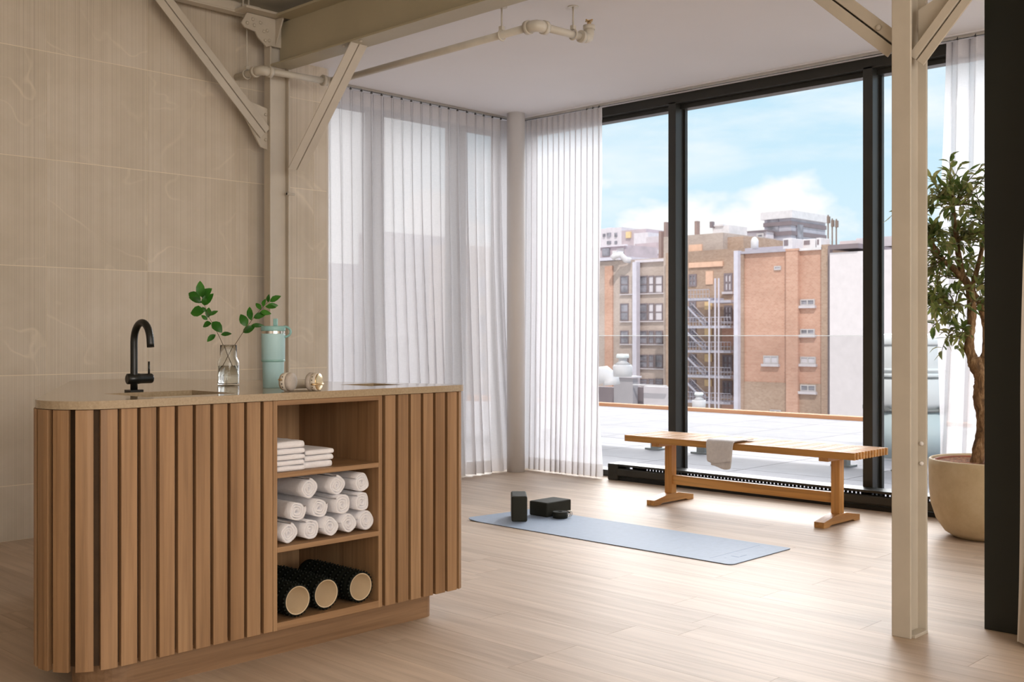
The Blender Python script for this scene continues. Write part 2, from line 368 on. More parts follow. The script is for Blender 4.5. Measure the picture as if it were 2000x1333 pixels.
wl = struct('wall_left', MB().box(X0, TE-.002, YT+.0012, YT+.47, 0, 3.4), M['grout'])
k = -11
while True:
    xa = 3.16+.6*k; xb = xa+.6; k += 1
    if xa >= TE: break
    if xb < -3.2: continue
    xa_, xb_ = max(xa, X0)+.0012, min(xb, TE)-.0012
    for j in range(-1, 5):
        za, zb = max(0, .3+.6*j), min(ZO if xa_ < 3.9 else 2.94, .9+.6*j)
        if zb-za < .03: continue
        MB().box(xa_, xb_, YT, YT+.0011, za+.0017, zb-.0017).build('tile', M['tile'], wl)
struct('wall_return', MB().box(TE-.0015, TE+.012, YT, YG-.1, 0, ZC), M['paint'])
struct('wall_rear', MB().box(X0-.15, 6.98, Y0_-.15, Y0_, 0, 3.4), M['paint'])
struct('wall_side', MB().box(X0-.15, X0, Y0_, YT+.47, 0, 3.4), M['paint'])
struct('ceiling', MB().box(4.06, 7.0, Y0_, YG+.25, ZC, 3.4), M['ceiling'])
struct('ceiling_old', MB().box(X0, 4.06, Y0_, YT+.02, ZO, 3.4), M['oldceiling'])
struct('trim_1', MB().box(6.60, 6.74, Y0_, 6.30, ZC-.008, ZC+.001), M['ceiling'])

# ---- window wall (x = XW): head, sill, mullions, panes
wf = thing('window_1', None, None, kind='structure')
MB().box(XW, XW+.15, Y0_, 6.62, ZC-.075, ZC).box(XW+.06, XW+.15, Y0_, 6.62, ZC-.11, ZC-.075).build('head_rail', M['frame'], wf, bevel=.003)
MB().box(XW, XW+.15, Y0_, 6.62, 0, .05).build('sill_rail', M['frame'], wf, bevel=.003)
ms = [onX(1305, XW)[0], onX(1685, XW)[0]]; sp_ = ms[0]-ms[1]
ys = [ms[0]+sp_, ms[0], ms[1]]+[ms[1]-sp_*k for k in range(1, 5)]
for y in ys:
    yy = min(y, 6.60); m_ = MB().box(XW, XW+.15, yy-.068, yy, .05, ZC-.06); m_.box(XW+.10, XW+.135, yy-.085, yy-.068, .05, ZC-.1); m_.box(XW+.10, XW+.135, yy, yy+.015, .05, ZC-.1)
    m_.build('mullion', M['frame'], wf, bevel=.003)
for a, b in zip(ys[:-1], ys[1:]):
    MB().box(XW+.11, XW+.125, b+.002, min(a, 6.55)-.07, .05, ZC-.09).build('pane', M['glass'], wf)
MB().box(XW+.11, XW+.125, Y0_, ys[-1]-.07, .05, ZC-.09).build('pane', M['glass'], wf)
# ---- window wall behind the long curtain (y = YG)
wg = thing('window_2', None, None, kind='structure')
MB().box(TE, 6.75, YG, YG+.15, ZC-.10, ZC).build('head_rail', M['frame'], wg, bevel=.003)
MB().box(TE, 6.75, YG, YG+.15, 0, .05).build('sill_rail', M['frame'], wg, bevel=.003)
gx = [TE, onY(731, YG)[0], onY(893, YG)[0], 6.66]
for i, x in enumerate(gx):
    wd = .10 if i in (1, 2) else .07
    MB().box(x, x+wd, YG, YG+.15, .05, ZC-.10).build('mullion', M['frame'], wg, bevel=.003)
for a, b in zip(gx[:-1], gx[1:]): MB().box(a+.08, b-.002, YG+.11, YG+.125, .05, ZC-.10).build('pane', M['glass'], wg)

# ---- round white column in the corner
o = MB().lathe([(.074, .0), (.074, ZC)], 40, T(6.455, 6.2, 0), True, True).build('round_column', M['whitepost'])
tag(o, 'slim round white column in the corner between the two curtains', 'column')

# ---- curtain tracks
tk = MB().box(TE+.02, 6.60, 6.345, 6.365, ZC-.018, ZC-.001).build('curtain_track', M['silver'])
tag(tk, 'thin ceiling track above the long white curtain on the left', 'curtain track')
tk = MB().box(6.615, 6.635, Y0_+.1, 6.33, ZC-.026, ZC-.009).build('curtain_track', M['silver'])
tag(tk, 'thin ceiling track along the black framed windows', 'curtain track')

def curtain(label, a, b, nf, amp, seed, ztop=ZC-.034, drift=(0, 0), mat='sheer', band='sheerband', lean0=0, lean1=0, hooks=True, hookset=None, zbot=.012, swell=1.8, wander=1.0, group=None):
    a, b = Vector(a), Vector(b); u = (b-a); Ln = u.length; u.normalize(); nrm = Vector((-u.y, u.x))
    ns = nf*10; nz = 26; root = thing('sheer_curtain', label, 'curtain', group=group)
    def pt(i, z, off=0):
        s = i/ns; h = (ztop-z)/(ztop-zbot); ph = 2*PI*nf*s
        wn = mnoise.noise(Vector((s*nf*.33, h*1.2, seed)))*wander
        ph += wn*h*2.6; A = amp*(1+(swell-1)*h*(.6+.8*abs(mnoise.noise(Vector((s*nf*.25, 3+h, seed+9))))))
        wv = math.sin(ph); wv = math.copysign(abs(wv)**.8, wv)
        A *= 1+.35*mnoise.noise(Vector((s*nf*.6, h*.5, seed+4)))
        q = a+u*(s*Ln+lean0*h*(1-s)+lean1*h*s+.010*math.sin(2*ph)+.012*wn*h)+nrm*(A*wv+off)
        return Vector((q.x+drift[0]*h*h, q.y+drift[1]*h*h, z))
    def sheet(z0, z1, k, off):
        vs = [pt(i, z0+(z1-z0)*j/k, off) for j in range(k+1) for i in range(ns+1)]; W_ = ns+1
        return MB().add(vs, [(j*W_+i, j*W_+i+1, (j+1)*W_+i+1, (j+1)*W_+i) for j in range(k) for i in range(ns)], True)
    sheet(zbot, ztop, nz, 0).build('cloth', M[mat], root)
    sheet(ztop-.10, ztop, 3, .0025).build('header_band', M[band], root)
    sheet(zbot, zbot+.10, 3, .0025).build('hem', M[band], root)
    if hooks:
        for k in range(nf):
            if hookset and k not in hookset: continue
            p = pt(k*10+8, ztop-.004)
            MB().box(p.x-.008, p.x+.008, p.y-.004, p.y+.004, ztop-.004, ztop+.004).cyl((p.x, p.y, ztop), (p.x, p.y, ZC-.02 if ztop > 2.85 else ztop+.03), .003, 6).build('glider', M['darkhook'], root)
    return root
curtain('long white sheer curtain in even folds between the tiled wall and the round column', (TE+.03, 6.355), (6.53, 6.355), 21, .026, 3.3, drift=(0, -.10), wander=2.2)
curtain('white sheer curtain bunched in the corner between the round column and the first window', (6.625, 6.27), (6.625, 5.43), 14, .019, 8.1, drift=(-.03, 0), hookset=(11, 12, 13), swell=1.9, wander=2.4)
curtain('white sheer curtain hanging behind the potted olive tree', (6.625, 2.72), (6.625, 1.55), 11, .030, 5.7, drift=(-.03, 0), lean0=-.06)
curtain('beige linen curtain edge in front of the black wall panel', (4.12, 1.35), (4.12, .35), 8, .026, 2.2, mat='linen', band='linen', drift=(-.05, 0), lean0=-.09, ztop=ZC-.034)

# ---- black panel
bp = MB().box(4.235, 4.36, .45, 1.594, 0, ZO-.28).build('wall_panel', M['blackpanel'], bevel=.002)
tag(bp, 'tall flat black wall panel standing at the right edge', 'panel')

# ---- baseboard heater
ht = thing('baseboard_heater', 'long low black baseboard heater with a row of perforations under the windows', 'heater')
hy1 = onX(1187, 6.59)[0]; hy0 = Y0_+.3
def prof_y(pts, y0, y1):       # extrude XZ profile along Y
    n = len(pts); mb = MB(); vs = [(p[0], y0, p[1]) for p in pts]+[(p[0], y1, p[1]) for p in pts]
    return mb.add(vs, [tuple(range(n)), tuple(range(n, 2*n))[::-1]]+[(i, n+i, n+(i+1) % n, (i+1) % n) for i in range(n)])
prof_y([(6.592, .035), (6.588, .045), (6.588, .09), (6.600, .097), (6.615, .097), (6.615, .035)], hy0, hy1-.02).build('front_panel', M['heater'], ht, bevel=.003)
prof_y([(6.596, .112), (6.60, .127), (6.745, .127), (6.745, .118), (6.606, .118), (6.604, .110)], hy0, hy1-.02).build('top_cap', M['heater'], ht, bevel=.002)
prof_y([(6.605, 0), (6.605, .03), (6.745, .03), (6.745, 0)], hy0, hy1-.02).build('base_channel', M['slot'], ht)
MB().box(6.586, 6.747, hy1-.10, hy1, .0, .128).build('end_cap', M['heater'], ht, bevel=.008)
cb = MB().box(6.733, 6.742, hy0, hy1-.1, .03, .077).box(6.733, 6.742, hy0, hy1-.1, .090, .119)
y = hy1-.13
while y > hy0:
    if not (2.92 < y < 3.02 or 5.1 < y < 5.3):
        cb.box(6.733, 6.742, y-.0155, y, .077, .090)
    else: cb.box(6.733, 6.742, y-.029, y, .077, .090)
    y -= .029
cb.build('perforated_back', M['slot'], ht)

# ================================================================ STEELWORK
def isec(mb, x0, x1, y0, y1, z0, z1, tf=.012):                     # flanges face +-X, web along X
    ym = (y0+y1)/2
    mb.box(x0, x0+tf, y0, y1, z0, z1); mb.box(x1-tf, x1, y0, y1, z0, z1); mb.box(x0+tf, x1-tf, ym-.005, ym+.005, z0, z1); return mb
BX0, BX1 = 3.90, 4.05
def rivet(p, axis, r=.011, name='rivet', mat='steel', parent=None):
    R = {'x': Matrix.Rotation(-PI/2, 4, 'Y'), 'y': Matrix.Rotation(PI/2, 4, 'X'), 'z': Matrix.Rotation(PI, 4, 'X')}[axis]
    return MB().lathe([(r, 0), (r*.85, r*.45), (r*.4, r*.75), (.0005, r*.8)], 10, Matrix.Translation(p) @ R, True, True).build(name, M[mat], parent)
def post(label, ya, yb, zt_=2.827):
    p = thing('steel_column', label, 'column')
    isec(MB(), BX0, BX1, ya, yb, 0.0, zt_).build('shaft', M['steel'], p, bevel=.003)
    return p
p1 = post('cream painted steel column at the end of the tiled wall, behind the counter', 5.905, 5.975, 3.126)
p2 = post('cream painted steel column standing alone in front of the potted tree', 1.733, 1.807)
for zz, yy in ((zat(868, 4.1), 0), (zat(907, 4.1), 0)): rivet((BX1-.0122, 1.752, zz), 'x', .009, 'bolt_head', 'whitepost', p2)
rivet((BX1-.0122, 1.752, zat(55, 4.1)), 'x', .012, 'bolt_head', 'steel', p2)
MB().box(BX0+.02, BX1-.02, 1.724, 1.764, 0, .012).build('foot_clip', M['steel'], p2, bevel=.002)
q = onY(567, 5.905)
MB().cyl((BX1-.03, 5.90, zat(377, 6.95)), (BX1+.03, 5.90, zat(377, 6.95)), .008, 8).cyl((BX1-.03, 5.90, zat(377, 6.95)), (BX1-.028, 5.90, zat(377, 6.95)), .014, 8).build('small_bolt', M['steel'], p1)

bm_ = thing('ceiling_beam', 'deep cream steel beam running from the left column towards the camera', 'beam')
MB().box(3.97, 3.985, Y0_, 5.903, 2.84, 3.11).build('web', M['beam'], bm_)
MB().box(BX0, BX1, Y0_, 5.903, 2.828, 2.84).build('bottom_flange', M['beam'], bm_, bevel=.002)
MB().box(3.86, BX1, Y0_, 5.78, 3.11, 3.125).build('top_flange', M['beam'], bm_, bevel=.002)

def brace(label, p, q, nrm, w=.047, gap=.007, plate=None, rot=0):
    """two angle bars side by side between p and q, seen flat from direction nrm"""
    p, q, n = Vector(p), Vector(q), Vector(nrm).normalized(); u = (q-p).normalized(); s = u.cross(n).normalized(); L_ = (q-p).length
    R = Matrix((u, s, n)).transposed().to_4x4(); R.translation = p
    r = thing('steel_brace', label, 'brace')
    for sg in (-1, 1):
        lo, hi = sorted((sg*gap/2, sg*(gap/2+w)))
        m_ = MB().box(0, L_, lo, hi, 0, .006, R); l2, h2 = sorted((sg*gap/2, sg*(gap/2+.006))); m_.box(0, L_, l2, h2, -.045, 0, R)
        m_.build('angle_bar', M['steel'], r, bevel=.002)
    MB().box(0, L_, -gap/2-.006, gap/2+.006, -.051, -.0452, R).build('gap_light_stop', M['steel'], r)  # added strip that blocks light through the gap, so the slot turns dark
    for k in range(2, int(L_/.28)):
        MB().box(k*.28, k*.28+.03, -gap/2, gap/2, -.04, -.004, R).build('filler_plate', M['steel'], r)
    return r, R, L_
# left column, brace running left along the tiled wall
r_, R, L_ = brace('cream steel brace rising leftwards from the left column along the tiled wall', (3.875, 5.925, 2.40), (3.158, 5.925, 3.118), (0, -1, 0))
MB().add([(3.899, 5.935, 2.30), (3.899, 5.935, 2.56), (3.72, 5.935, 2.60), (3.70, 5.935, 2.54), (3.85, 5.935, 2.31)]+[(3.899, 5.945, 2.30), (3.899, 5.945, 2.56), (3.72, 5.945, 2.60), (3.70, 5.945, 2.54), (3.85, 5.945, 2.31)],
         [(0, 1, 2, 3, 4), (9, 8, 7, 6, 5)]+[(i, 5+i, 5+(i+1) % 5, (i+1) % 5) for i in range(5)]).build('gusset_plate', M['steel'], r_)
for k, (xx, zz) in enumerate(((3.885, 2.36), (3.885, 2.44), (3.885, 2.52))): rivet((xx, 5.934, zz), 'y', .01, 'rivet', 'steel', r_)
# left column, brace running towards the camera under the beam
r_, R, L_ = brace('pale steel brace hanging free right of the left column, up to the beam', P(578, 332, 6.80), (3.97, 5.09, 2.832), (0, -.7, -.7), w=.058)
for yy in (5.02, 5.10, 5.18): rivet((BX0+.03, yy, 2.827), 'z', .010, 'rivet', 'steel', r_)
# right column braces
r_, R, L_ = brace('cream steel brace leaning left from the right-hand column', (3.955, 1.815, 2.205), (3.955, 2.50, 2.83), (-1, 0, 0), w=.042)
rivet((3.947, 1.88, 2.29), 'x', .013, 'rivet', 'steel', r_)
r_, R, L_ = brace('cream steel brace leaning right from the right-hand column', (3.93, 1.725, 2.135), (3.93, 1.12, 2.83), (-1, 0, 0), w=.034)
MB().add([(3.965, 1.733, 2.17), (3.965, 1.733, 2.33), (3.965, 1.60, 2.39), (3.965, 1.53, 2.45), (3.965, 1.50, 2.42), (3.965, 1.66, 2.20)]+[(3.973, 1.733, 2.17), (3.973, 1.733, 2.33), (3.973, 1.60, 2.39), (3.973, 1.53, 2.45), (3.973, 1.50, 2.42), (3.973, 1.66, 2.20)],
         [(0, 1, 2, 3, 4, 5), (11, 10, 9, 8, 7, 6)]+[(i, 6+i, 6+(i+1) % 6, (i+1) % 6) for i in range(6)]).build('gusset_plate', M['steel'], r_)
for yy, zz in ((1.64, 2.31), (1.66, 2.24), (1.60, 2.34)): rivet((3.964, yy, zz), 'x', .010, 'rivet', 'steel', r_)
# truss chord along the tiled wall and joint on top of the left column
tr = thing('steel_truss', 'cream steel truss chord with riveted joint plates on top of the left column', 'truss')
MB().box(X0+.1, 3.86, 5.93, 6.0, 3.125, 3.135).box(X0+.1, 3.86, 5.93, 5.94, 3.135, 3.185).box(X0+.1, 3.86, 5.955, 5.965, 3.135, 3.2).build('chord', M['steel'], tr, bevel=.002)
gp = [(3.69, 3.05), (3.70, 3.115), (3.93, 3.135), (3.90, 2.965), (3.87, 2.945), (3.80, 3.03), (3.79, 3.055)]
gp = [(3.68, 3.055), (3.705, 3.03), (3.78, 3.018), (3.80, 2.985), (3.862, 2.938), (3.905, 2.955), (3.955, 3.125), (3.72, 3.125)]
n_ = len(gp); MB().add([(a, 5.885, b) for a, b in gp]+[(a, 5.897, b) for a, b in gp], [tuple(range(n_)), tuple(range(n_, 2*n_))[::-1]]+[(i, n_+i, n_+(i+1) % n_, (i+1) % n_) for i in range(n_)]).build('joint_plate', M['steel'], tr, bevel=.002)
for a, b in ((3.72, 3.06), (3.76, 3.09), (3.77, 3.055), (3.815, 3.08), (3.84, 3.03), (3.865, 3.04), (3.85, 2.975), (3.88, 2.98)): rivet((a, 5.884, b), 'y', .011, 'rivet', 'steel', tr)
MB().box(3.66, 4.12, 5.80, 5.99, 3.127, 3.142).build('cap_plate', M['steel'], tr, bevel=.002)
MB().box(3.90, 4.055, 5.888, 5.904, 2.95, 3.12).build('splice_plate', M['steel'], tr, bevel=.002)
MB().add([(3.925, 5.80, 3.125), (3.935, 5.80, 3.125), (3.935, 5.885, 2.955), (3.925, 5.885, 2.955), (3.925, 5.885, 3.125), (3.935, 5.885, 3.125)], [(0, 1, 2, 3), (0, 3, 4), (1, 5, 2), (0, 4, 5, 1), (3, 2, 5, 4)]).build('stiffener', M['steel'], tr)
for a in (3.70, 3.74, 4.07, 4.10): MB().cyl((a, 5.90, 3.13), (a, 5.90, 3.215), .006, 6).cyl((a, 5.90, 3.142), (a, 5.90, 3.152), .013, 6).build('anchor_bolt', M['steel'], tr)

# ---- sprinkler pipe
pr = .021; zp = 2.775
pp = thing('ceiling_pipe', 'white painted ceiling pipe with two elbows and a small tap at its end', 'pipe')
ex = BX1+.25; yB = 5.80
MB().cyl((3.765, yB, zp-.015), (3.765, YT, zp-.015), pr).build('pipe_run', M['pipe'], pp)
MB().cyl((3.765, yB, zp-.015), (4.30, yB, zp), pr).build('pipe_run', M['pipe'], pp)
MB().cyl((4.30, yB, zp), (4.30, 3.975, zp+.01), pr).build('pipe_run', M['pipe'], pp)
MB().cyl((4.30, 3.975, zp+.01), (4.70, 3.945, zp+.01), pr).build('pipe_run', M['pipe'], pp)
def elbow(c_, d1, d2, r=.03):
    c_ = Vector(c_); d1, d2 = Vector(d1), Vector(d2)
    m_ = MB().tube([c_+d1*.07, c_+d1*.025, c_+(d1+d2)*.006, c_+d2*.025, c_+d2*.07], [r*1.02, r, r, r, r*1.02], 16)
    for d in (d1, d2): m_.cyl(c_+d*.05, c_+d*.075, r*1.18)
    m_.build('elbow', M['pipe'], pp)
elbow((3.765, yB, zp-.015), (0, 1, 0), (1, 0, 0)); elbow((4.30, yB, zp), (-1, 0, 0), (0, -1, 0)); elbow((4.30, 3.975, zp+.01), (0, 1, 0), (1, 0, 0), .032); elbow((4.70, 3.945, zp+.01), (-1, 0, 0), (0, 0, 1), .029)
MB().cyl((4.24, yB, zp), (4.255, yB, zp), .032).build('coupling', M['pipe'], pp)
tp = MB().cyl((4.70, 3.945, zp+.08), (4.70, 3.945, zp+.105), .012, 8).cyl((4.675, 3.945, zp+.112), (4.725, 3.945, zp+.112), .005, 6).cyl((4.70, 3.92, zp+.112), (4.70, 3.97, zp+.112), .005, 6); tp.build('tap', M['brass'], pp)
def hanger(label, x, y, z, ztop, flange=True):
    h = thing('pipe_hanger', label, 'hanger')
    MB().cyl((x, y, z+.05), (x, y, ztop-.003), .005, 8).build('rod', M['pipe'], h)
    ring = [(x+(0 if flange == 1 else math.cos(a)*.028), y+(math.cos(a)*.028 if flange == 1 else 0), z+math.sin(a)*.028) for a in [PI/2+2*PI*k/20 for k in range(21)]]
    MB().tube(ring, .005, 6, False).build('clamp_ring', M['pipe'], h)
    MB().box(x-.012, x+.012, y-.012, y+.012, z+.028, z+.05).build('clamp_neck', M['pipe'], h)
    MB().lathe([(.030, ztop-.005), (.030, ztop-.0005)], 16, T(x, y, 0), True, True).build('ceiling_flange', M['pipe'], h)
q = onX(980, 4.30); hanger('rod hanger in the middle of the long pipe run', 4.30, q[0], zp+.006, ZC, 2)
hanger('rod hanger beside the tap at the pipe end', onY(1120, 3.95)[0], 3.952, zp+.01, ZC, 1)
hanger('rod hanger close to the tiled wall', 3.765, 5.96, zp-.015, 3.125, 2)

# ================================================================ COUNTER ISLAND
YF = 3.19; ZT = .9206; ZB = .8955
def rounded(poly, rads, k=10):
    pts = []; n = len(poly)
    for i in range(n):
        p = Vector(poly[i]); a = (Vector(poly[i-1])-p).normalized(); b = (Vector(poly[(i+1) % n])-p).normalized(); r = rads[i]
        ang = a.angle(b); t_ = r/math.tan(ang/2); c_ = p+(a+b).normalized()*(r/math.sin(ang/2))
        s0 = p+a*t_-c_; s1 = p+b*t_-c_; a0 = math.atan2(s0.y, s0.x); a1 = math.atan2(s1.y, s1.x); da = (a1-a0+PI) % (2*PI)-PI
        for j in range(k+1): q = a0+da*j/k; pts.append((c_.x+r*math.cos(q), c_.y+r*math.sin(q)))
    return pts
tri = [(1.275, 3.178), (3.055, 3.178), (2.475, 4.78), (2.095, 4.72)]
trim = rounded(tri, (.17, .05, .10, .16), 12)
isl = thing('counter_island', 'slatted oak island with a beige stone worktop, sink and open shelves', 'island')
# worktop with two openings
def plate_with_holes(outer, holes, z0, z1):
    b = bmesh.new(); es = []
    loops = []
    for lp in [outer]+holes:
        vs = [b.verts.new((x, y, z1)) for x, y in lp]; loops.append(vs)
        es += [b.edges.new((vs[i], vs[(i+1) % len(vs)])) for i in range(len(vs))]
    r = bmesh.ops.triangle_fill(b, use_beauty=True, use_dissolve=False, edges=es)
    fs = [g for g in r['geom'] if isinstance(g, bmesh.types.BMFace)]
    ex_ = bmesh.ops.extrude_face_region(b, geom=fs); bmesh.ops.translate(b, verts=[g for g in ex_['geom'] if isinstance(g, bmesh.types.BMVert)], vec=(0, 0, z0-z1))
    bmesh.ops.recalc_face_normals(b, faces=b.faces[:]); return b
sink1 = [(1.70, 3.28), (2.03, 3.28), (2.03, 3.575), (1.70, 3.575)]
sink2 = [(2.675, 3.36), (2.845, 3.36), (2.845, 3.55), (2.675, 3.55)]
b_ = plate_with_holes(trim, [sink1, sink2], ZB, ZT); me = bpy.data.meshes.new('worktop'); b_.to_mesh(me); b_.free(); me.materials.append(M['counter'])
wt = bpy.data.objects.new('worktop', me); C.objects.link(wt); wt.parent = isl
bv = wt.modifiers.new('bevel', 'BEVEL'); bv.width = .002; bv.segments = 2; bv.limit_method = 'ANGLE'; bv.angle_limit = math.radians(60); wt['label'] = 'polished beige stone worktop'
# basins
def basin(x0, x1, y0, y1, zb, name):
    m_ = MB(); t_ = .004; zt = ZB-.0005
    m_.box(x0-t_, x0, y0-t_, y1+t_, zb, zt).box(x1, x1+t_, y0-t_, y1+t_, zb, zt).box(x0, x1, y0-t_, y0, zb, zt).box(x0, x1, y1, y1+t_, zb, zt).box(x0-t_, x1+t_, y0-t_, y1+t_, zb-t_, zb)
    return m_.build(name, M['basin'], isl)
bs = basin(1.70, 2.03, 3.28, 3.575, .80, 'sink_basin'); MB().lathe([(.001, .803), (.022, .803), (.026, .801)], 20, T(1.865, 3.43, 0)).build('drain', M['blackmetal'], bs)
basin(2.675, 2.845, 3.36, 3.55, .55, 'waste_chute')
# carcass : body outline inset, with the shelf niche left open
SX0, SX1 = 2.119, 2.598; IX0, IX1 = 2.1355, 2.581; SD = YF+.51
def inset(d): return rounded([(tri[0][0]+d*1.55, YF+d*.3), (tri[1][0]-d*1.35, YF+d*.3), (tri[2][0]-d*.6, tri[2][1]-d*1.2), (tri[3][0]+d*.9, tri[3][1]-d*1.2)], (.165, .05, .09, .15), 12)
body = inset(.022); zb_ = .112
ys_ = YF+.018
def clip(poly, a, b_, c_):      # keep a*x+b*y<=c
    out_ = []
    for i in range(len(poly)):
        p, q = poly[i], poly[(i+1) % len(poly)]; dp = a*p[0]+b_*p[1]-c_; dq = a*q[0]+b_*q[1]-c_
        if dp <= 0: out_.append(p)
        if dp*dq < 0: t_ = dp/(dp-dq); out_.append((p[0]+(q[0]-p[0])*t_, p[1]+(q[1]-p[1])*t_))
    return out_
bodyc = clip(body, 0, -1, -ys_)
m_ = MB(); m_.prism(clip(bodyc, 1, 0, SX0+.001), zb_, ZB-.26); m_.prism(clip(bodyc, -1, 0, -(SX1-.001)), zb_, .54); m_.prism(clip(clip(clip(bodyc, 1, 0, SX1-.001), -1, 0, -(SX0+.001)), 0, -1, -(SD+.012)), zb_, ZB-.002)
# upper band around the sinks: thin perimeter so basins have room
m_.prism(clip(clip(bodyc, 1, 0, SX0+.001), 1, 0, 1.69), ZB-.26, ZB-.002); m_.prism(clip(clip(clip(bodyc, 1, 0, SX0+.001), -1, 0, -1.69), 0, 1, 3.272), ZB-.26, ZB-.002)
m_.prism(clip(clip(clip(bodyc, 1, 0, SX0+.001), -1, 0, -1.69), 0, -1, -3.582), ZB-.26, ZB-.002); m_.prism(clip(clip(clip(clip(bodyc, 1, 0, SX0+.001), -1, 0, -2.037), 0, 1, 3.582), 0, -1, -3.272), ZB-.26, ZB-.002)
m_.prism(clip(clip(bodyc, -1, 0, -(SX1-.001)), 0, 1, 3.352), .54, ZB-.002); m_.prism(clip(clip(bodyc, -1, 0, -2.852), 0, -1, -3.352), .54, ZB-.002)
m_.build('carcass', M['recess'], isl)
# plinth
MB().prism(rounded([(tri[0][0]+.15, YF+.062), (tri[1][0]-.115, YF+.062), (tri[2][0]-.04, tri[2][1]-.14), (tri[3][0]+.07, tri[3][1]-.13)], (.13, .05, .07, .11), 12), 0, zb_).build('plinth', M['plinth'], isl)
# shelf niche
MB().box(SX0, IX0, YF, SD, .101, ZB-.001).build('side_panel', M['cab'], isl, bevel=.0008)
MB().box(IX1, SX1, YF, SD, .101, ZB-.001).build('side_panel', M['cab'], isl, bevel=.0008)
MB().box(IX0, IX1, SD, SD+.012, .101, ZB-.001).build('back_panel', M['cab'], isl)
for nm, za, zb2 in (('bottom_panel', .1015, .1275), ('shelf', .3695, .3875), ('shelf', .626, .6435), ('top_panel', .877, ZB-.001)):
    MB().box(IX0, IX1, YF, SD, za, zb2).build(nm, M['cabx'], isl, bevel=.0008)
# slats following the outline (front spacing 63.5 mm)
outline = inset(.0); n_ = len(outline)
seg = [Vector(outline[(i+1) % n_])-Vector(outline[i]) for i in range(n_)]; cum = [0]
for s_ in seg: cum.append(cum[-1]+s_.length)
tot = cum[-1]
def at(s):
    s %= tot
    for i in range(n_):
        if cum[i+1] >= s and seg[i].length > 1e-6:
            t_ = (s-cum[i])/seg[i].length; return Vector(outline[i])+seg[i]*t_, seg[i].normalized()
    return Vector(outline[0]), seg[0].normalized()
# arc length where x = given on the front edge
def s_front(x):
    for i in range(n_):
        a, b = Vector(outline[i]), Vector(outline[(i+1) % n_])
        if abs(a.y-b.y) < 1e-5 and (a.x-x)*(b.x-x) <= 0 and abs(a.y-YF) < .02: return cum[i]+(x-a.x)
sl, sr = s_front(SX0-.0015), s_front(2.613)
slats = [(sl-.036, sl)]; q = sl-.101; arc = s_front(1.57)
while q > sl-(tot-(sr-sl))+.55:
    slats.append((q, q+.052)); q -= .0635 if (q > arc or q < arc-.42) else .0725
slats2 = [(sr+.0635*k, sr+.0635*k+.050) for k in range(9)]
left_end = slats[-1][0]
for a, b in slats+slats2:
    if a < sr-tot+.55 and (a, b) in slats: continue
    pts = []
    kk = 3 if abs(b-a) > .02 else 1
    fr = [at(a+(b-a)*j/kk) for j in range(kk+1)]
    outp = [p for p, d in fr]; inp = [p+Vector((-d.y, d.x))*.0185 for p, d in fr]
    poly = [tuple(p) for p in outp]+[tuple(p) for p in inp[::-1]]
    MB().prism(poly, .1015, ZB-.002).build('slat', M['slat'], isl, bevel=.0008, seg=1)

# ---- things on the worktop
zt = ZT
fa = thing('faucet', 'matt black gooseneck faucet behind the worktop sink', 'faucet', (1.827, 3.613, zt))
MB().box(-.024, .024, -.024, .024, 0, .008).build('base_plate', M['blackmetal'], fa, bevel=.001)
g = [(0, 0, .008), (0, 0, .05), (0, 0, .11), (0, 0, .175)]+[(0, -.0585+.0585*math.cos(a), .175+.068*math.sin(a)) for a in [PI*k/18 for k in range(1, 18)]]+[(0, -.1175, .172), (0, -.1195, .158)]
MB().tube(g, .0125, 20).build('spout', M['blackmetal'], fa)
MB().lathe([(.012, -.026), (.0185, -.024), (.019, 0), (.019, .018), (.0175, .020), (.0175, .064), (.016, .068)], 24, Matrix.Translation((0, 0, .046)) @ Matrix.Rotation(PI/2, 4, 'Y'), True, True).build('mixer_body', M['blackmetal'], fa)
MB().cyl((.056, 0, .06), (.056, 0, .106), .0036, 10).build('lever', M['blackmetal'], fa)

va = thing('glass_vase', 'clear glass bottle vase half filled with water on the worktop', 'vase', (2.335, 3.83, zt))
ro = [(.002, .001), (.040, .001), (.0425, .004), (.0425, .090), (.041, .098), (.036, .106), (.0335, .113), (.0325, .158), (.033, .160)]
ri = [(.031, .159), (.0305, .113), (.0335, .104), (.0385, .096), (.040, .089), (.040, .012), (.038, .008), (.002, .008)]
MB().lathe(ro+ri, 40, None, True, True).build('glass_body', M['vase'], va)
MB().lathe([(.002, .0082), (.0375, .0082), (.0397, .0125), (.0397, .078), (.002, .078)], 40, None, True, True).build('water', M['water'], va)

DV = 4.355
def leafmesh(mb, base, tip, wide, up, curl=.15):
    base, tip, up = Vector(base), Vector(tip), Vector(up).normalized(); ax = tip-base; Ln = ax.length; ax.normalize()
    sd = ax.cross(up).normalized(); up = sd.cross(ax); vs = []; prof = ((0, .05), (.15, .62), (.38, 1), (.65, .86), (.87, .42), (1, .0))
    for t_, w_ in prof:
        c_ = base+ax*Ln*t_+up*(curl*Ln*math.sin(PI*t_)*.6-curl*Ln*t_*t_*.5)
        vs += [c_+sd*wide*w_/2+up*wide*.13*w_, c_, c_-sd*wide*w_/2+up*wide*.13*w_]
    fs = []
    for i in range(len(prof)-1):
        for j in range(2): fs.append((i*3+j, i*3+j+1, i*3+j+4, i*3+j+3))
    return mb.add(vs, fs, True)
vdir = Vector((ct, st, 0))
def zz(px, py, dz=0): return P(340+px/4.938, 530+py/4.938, DV+dz)
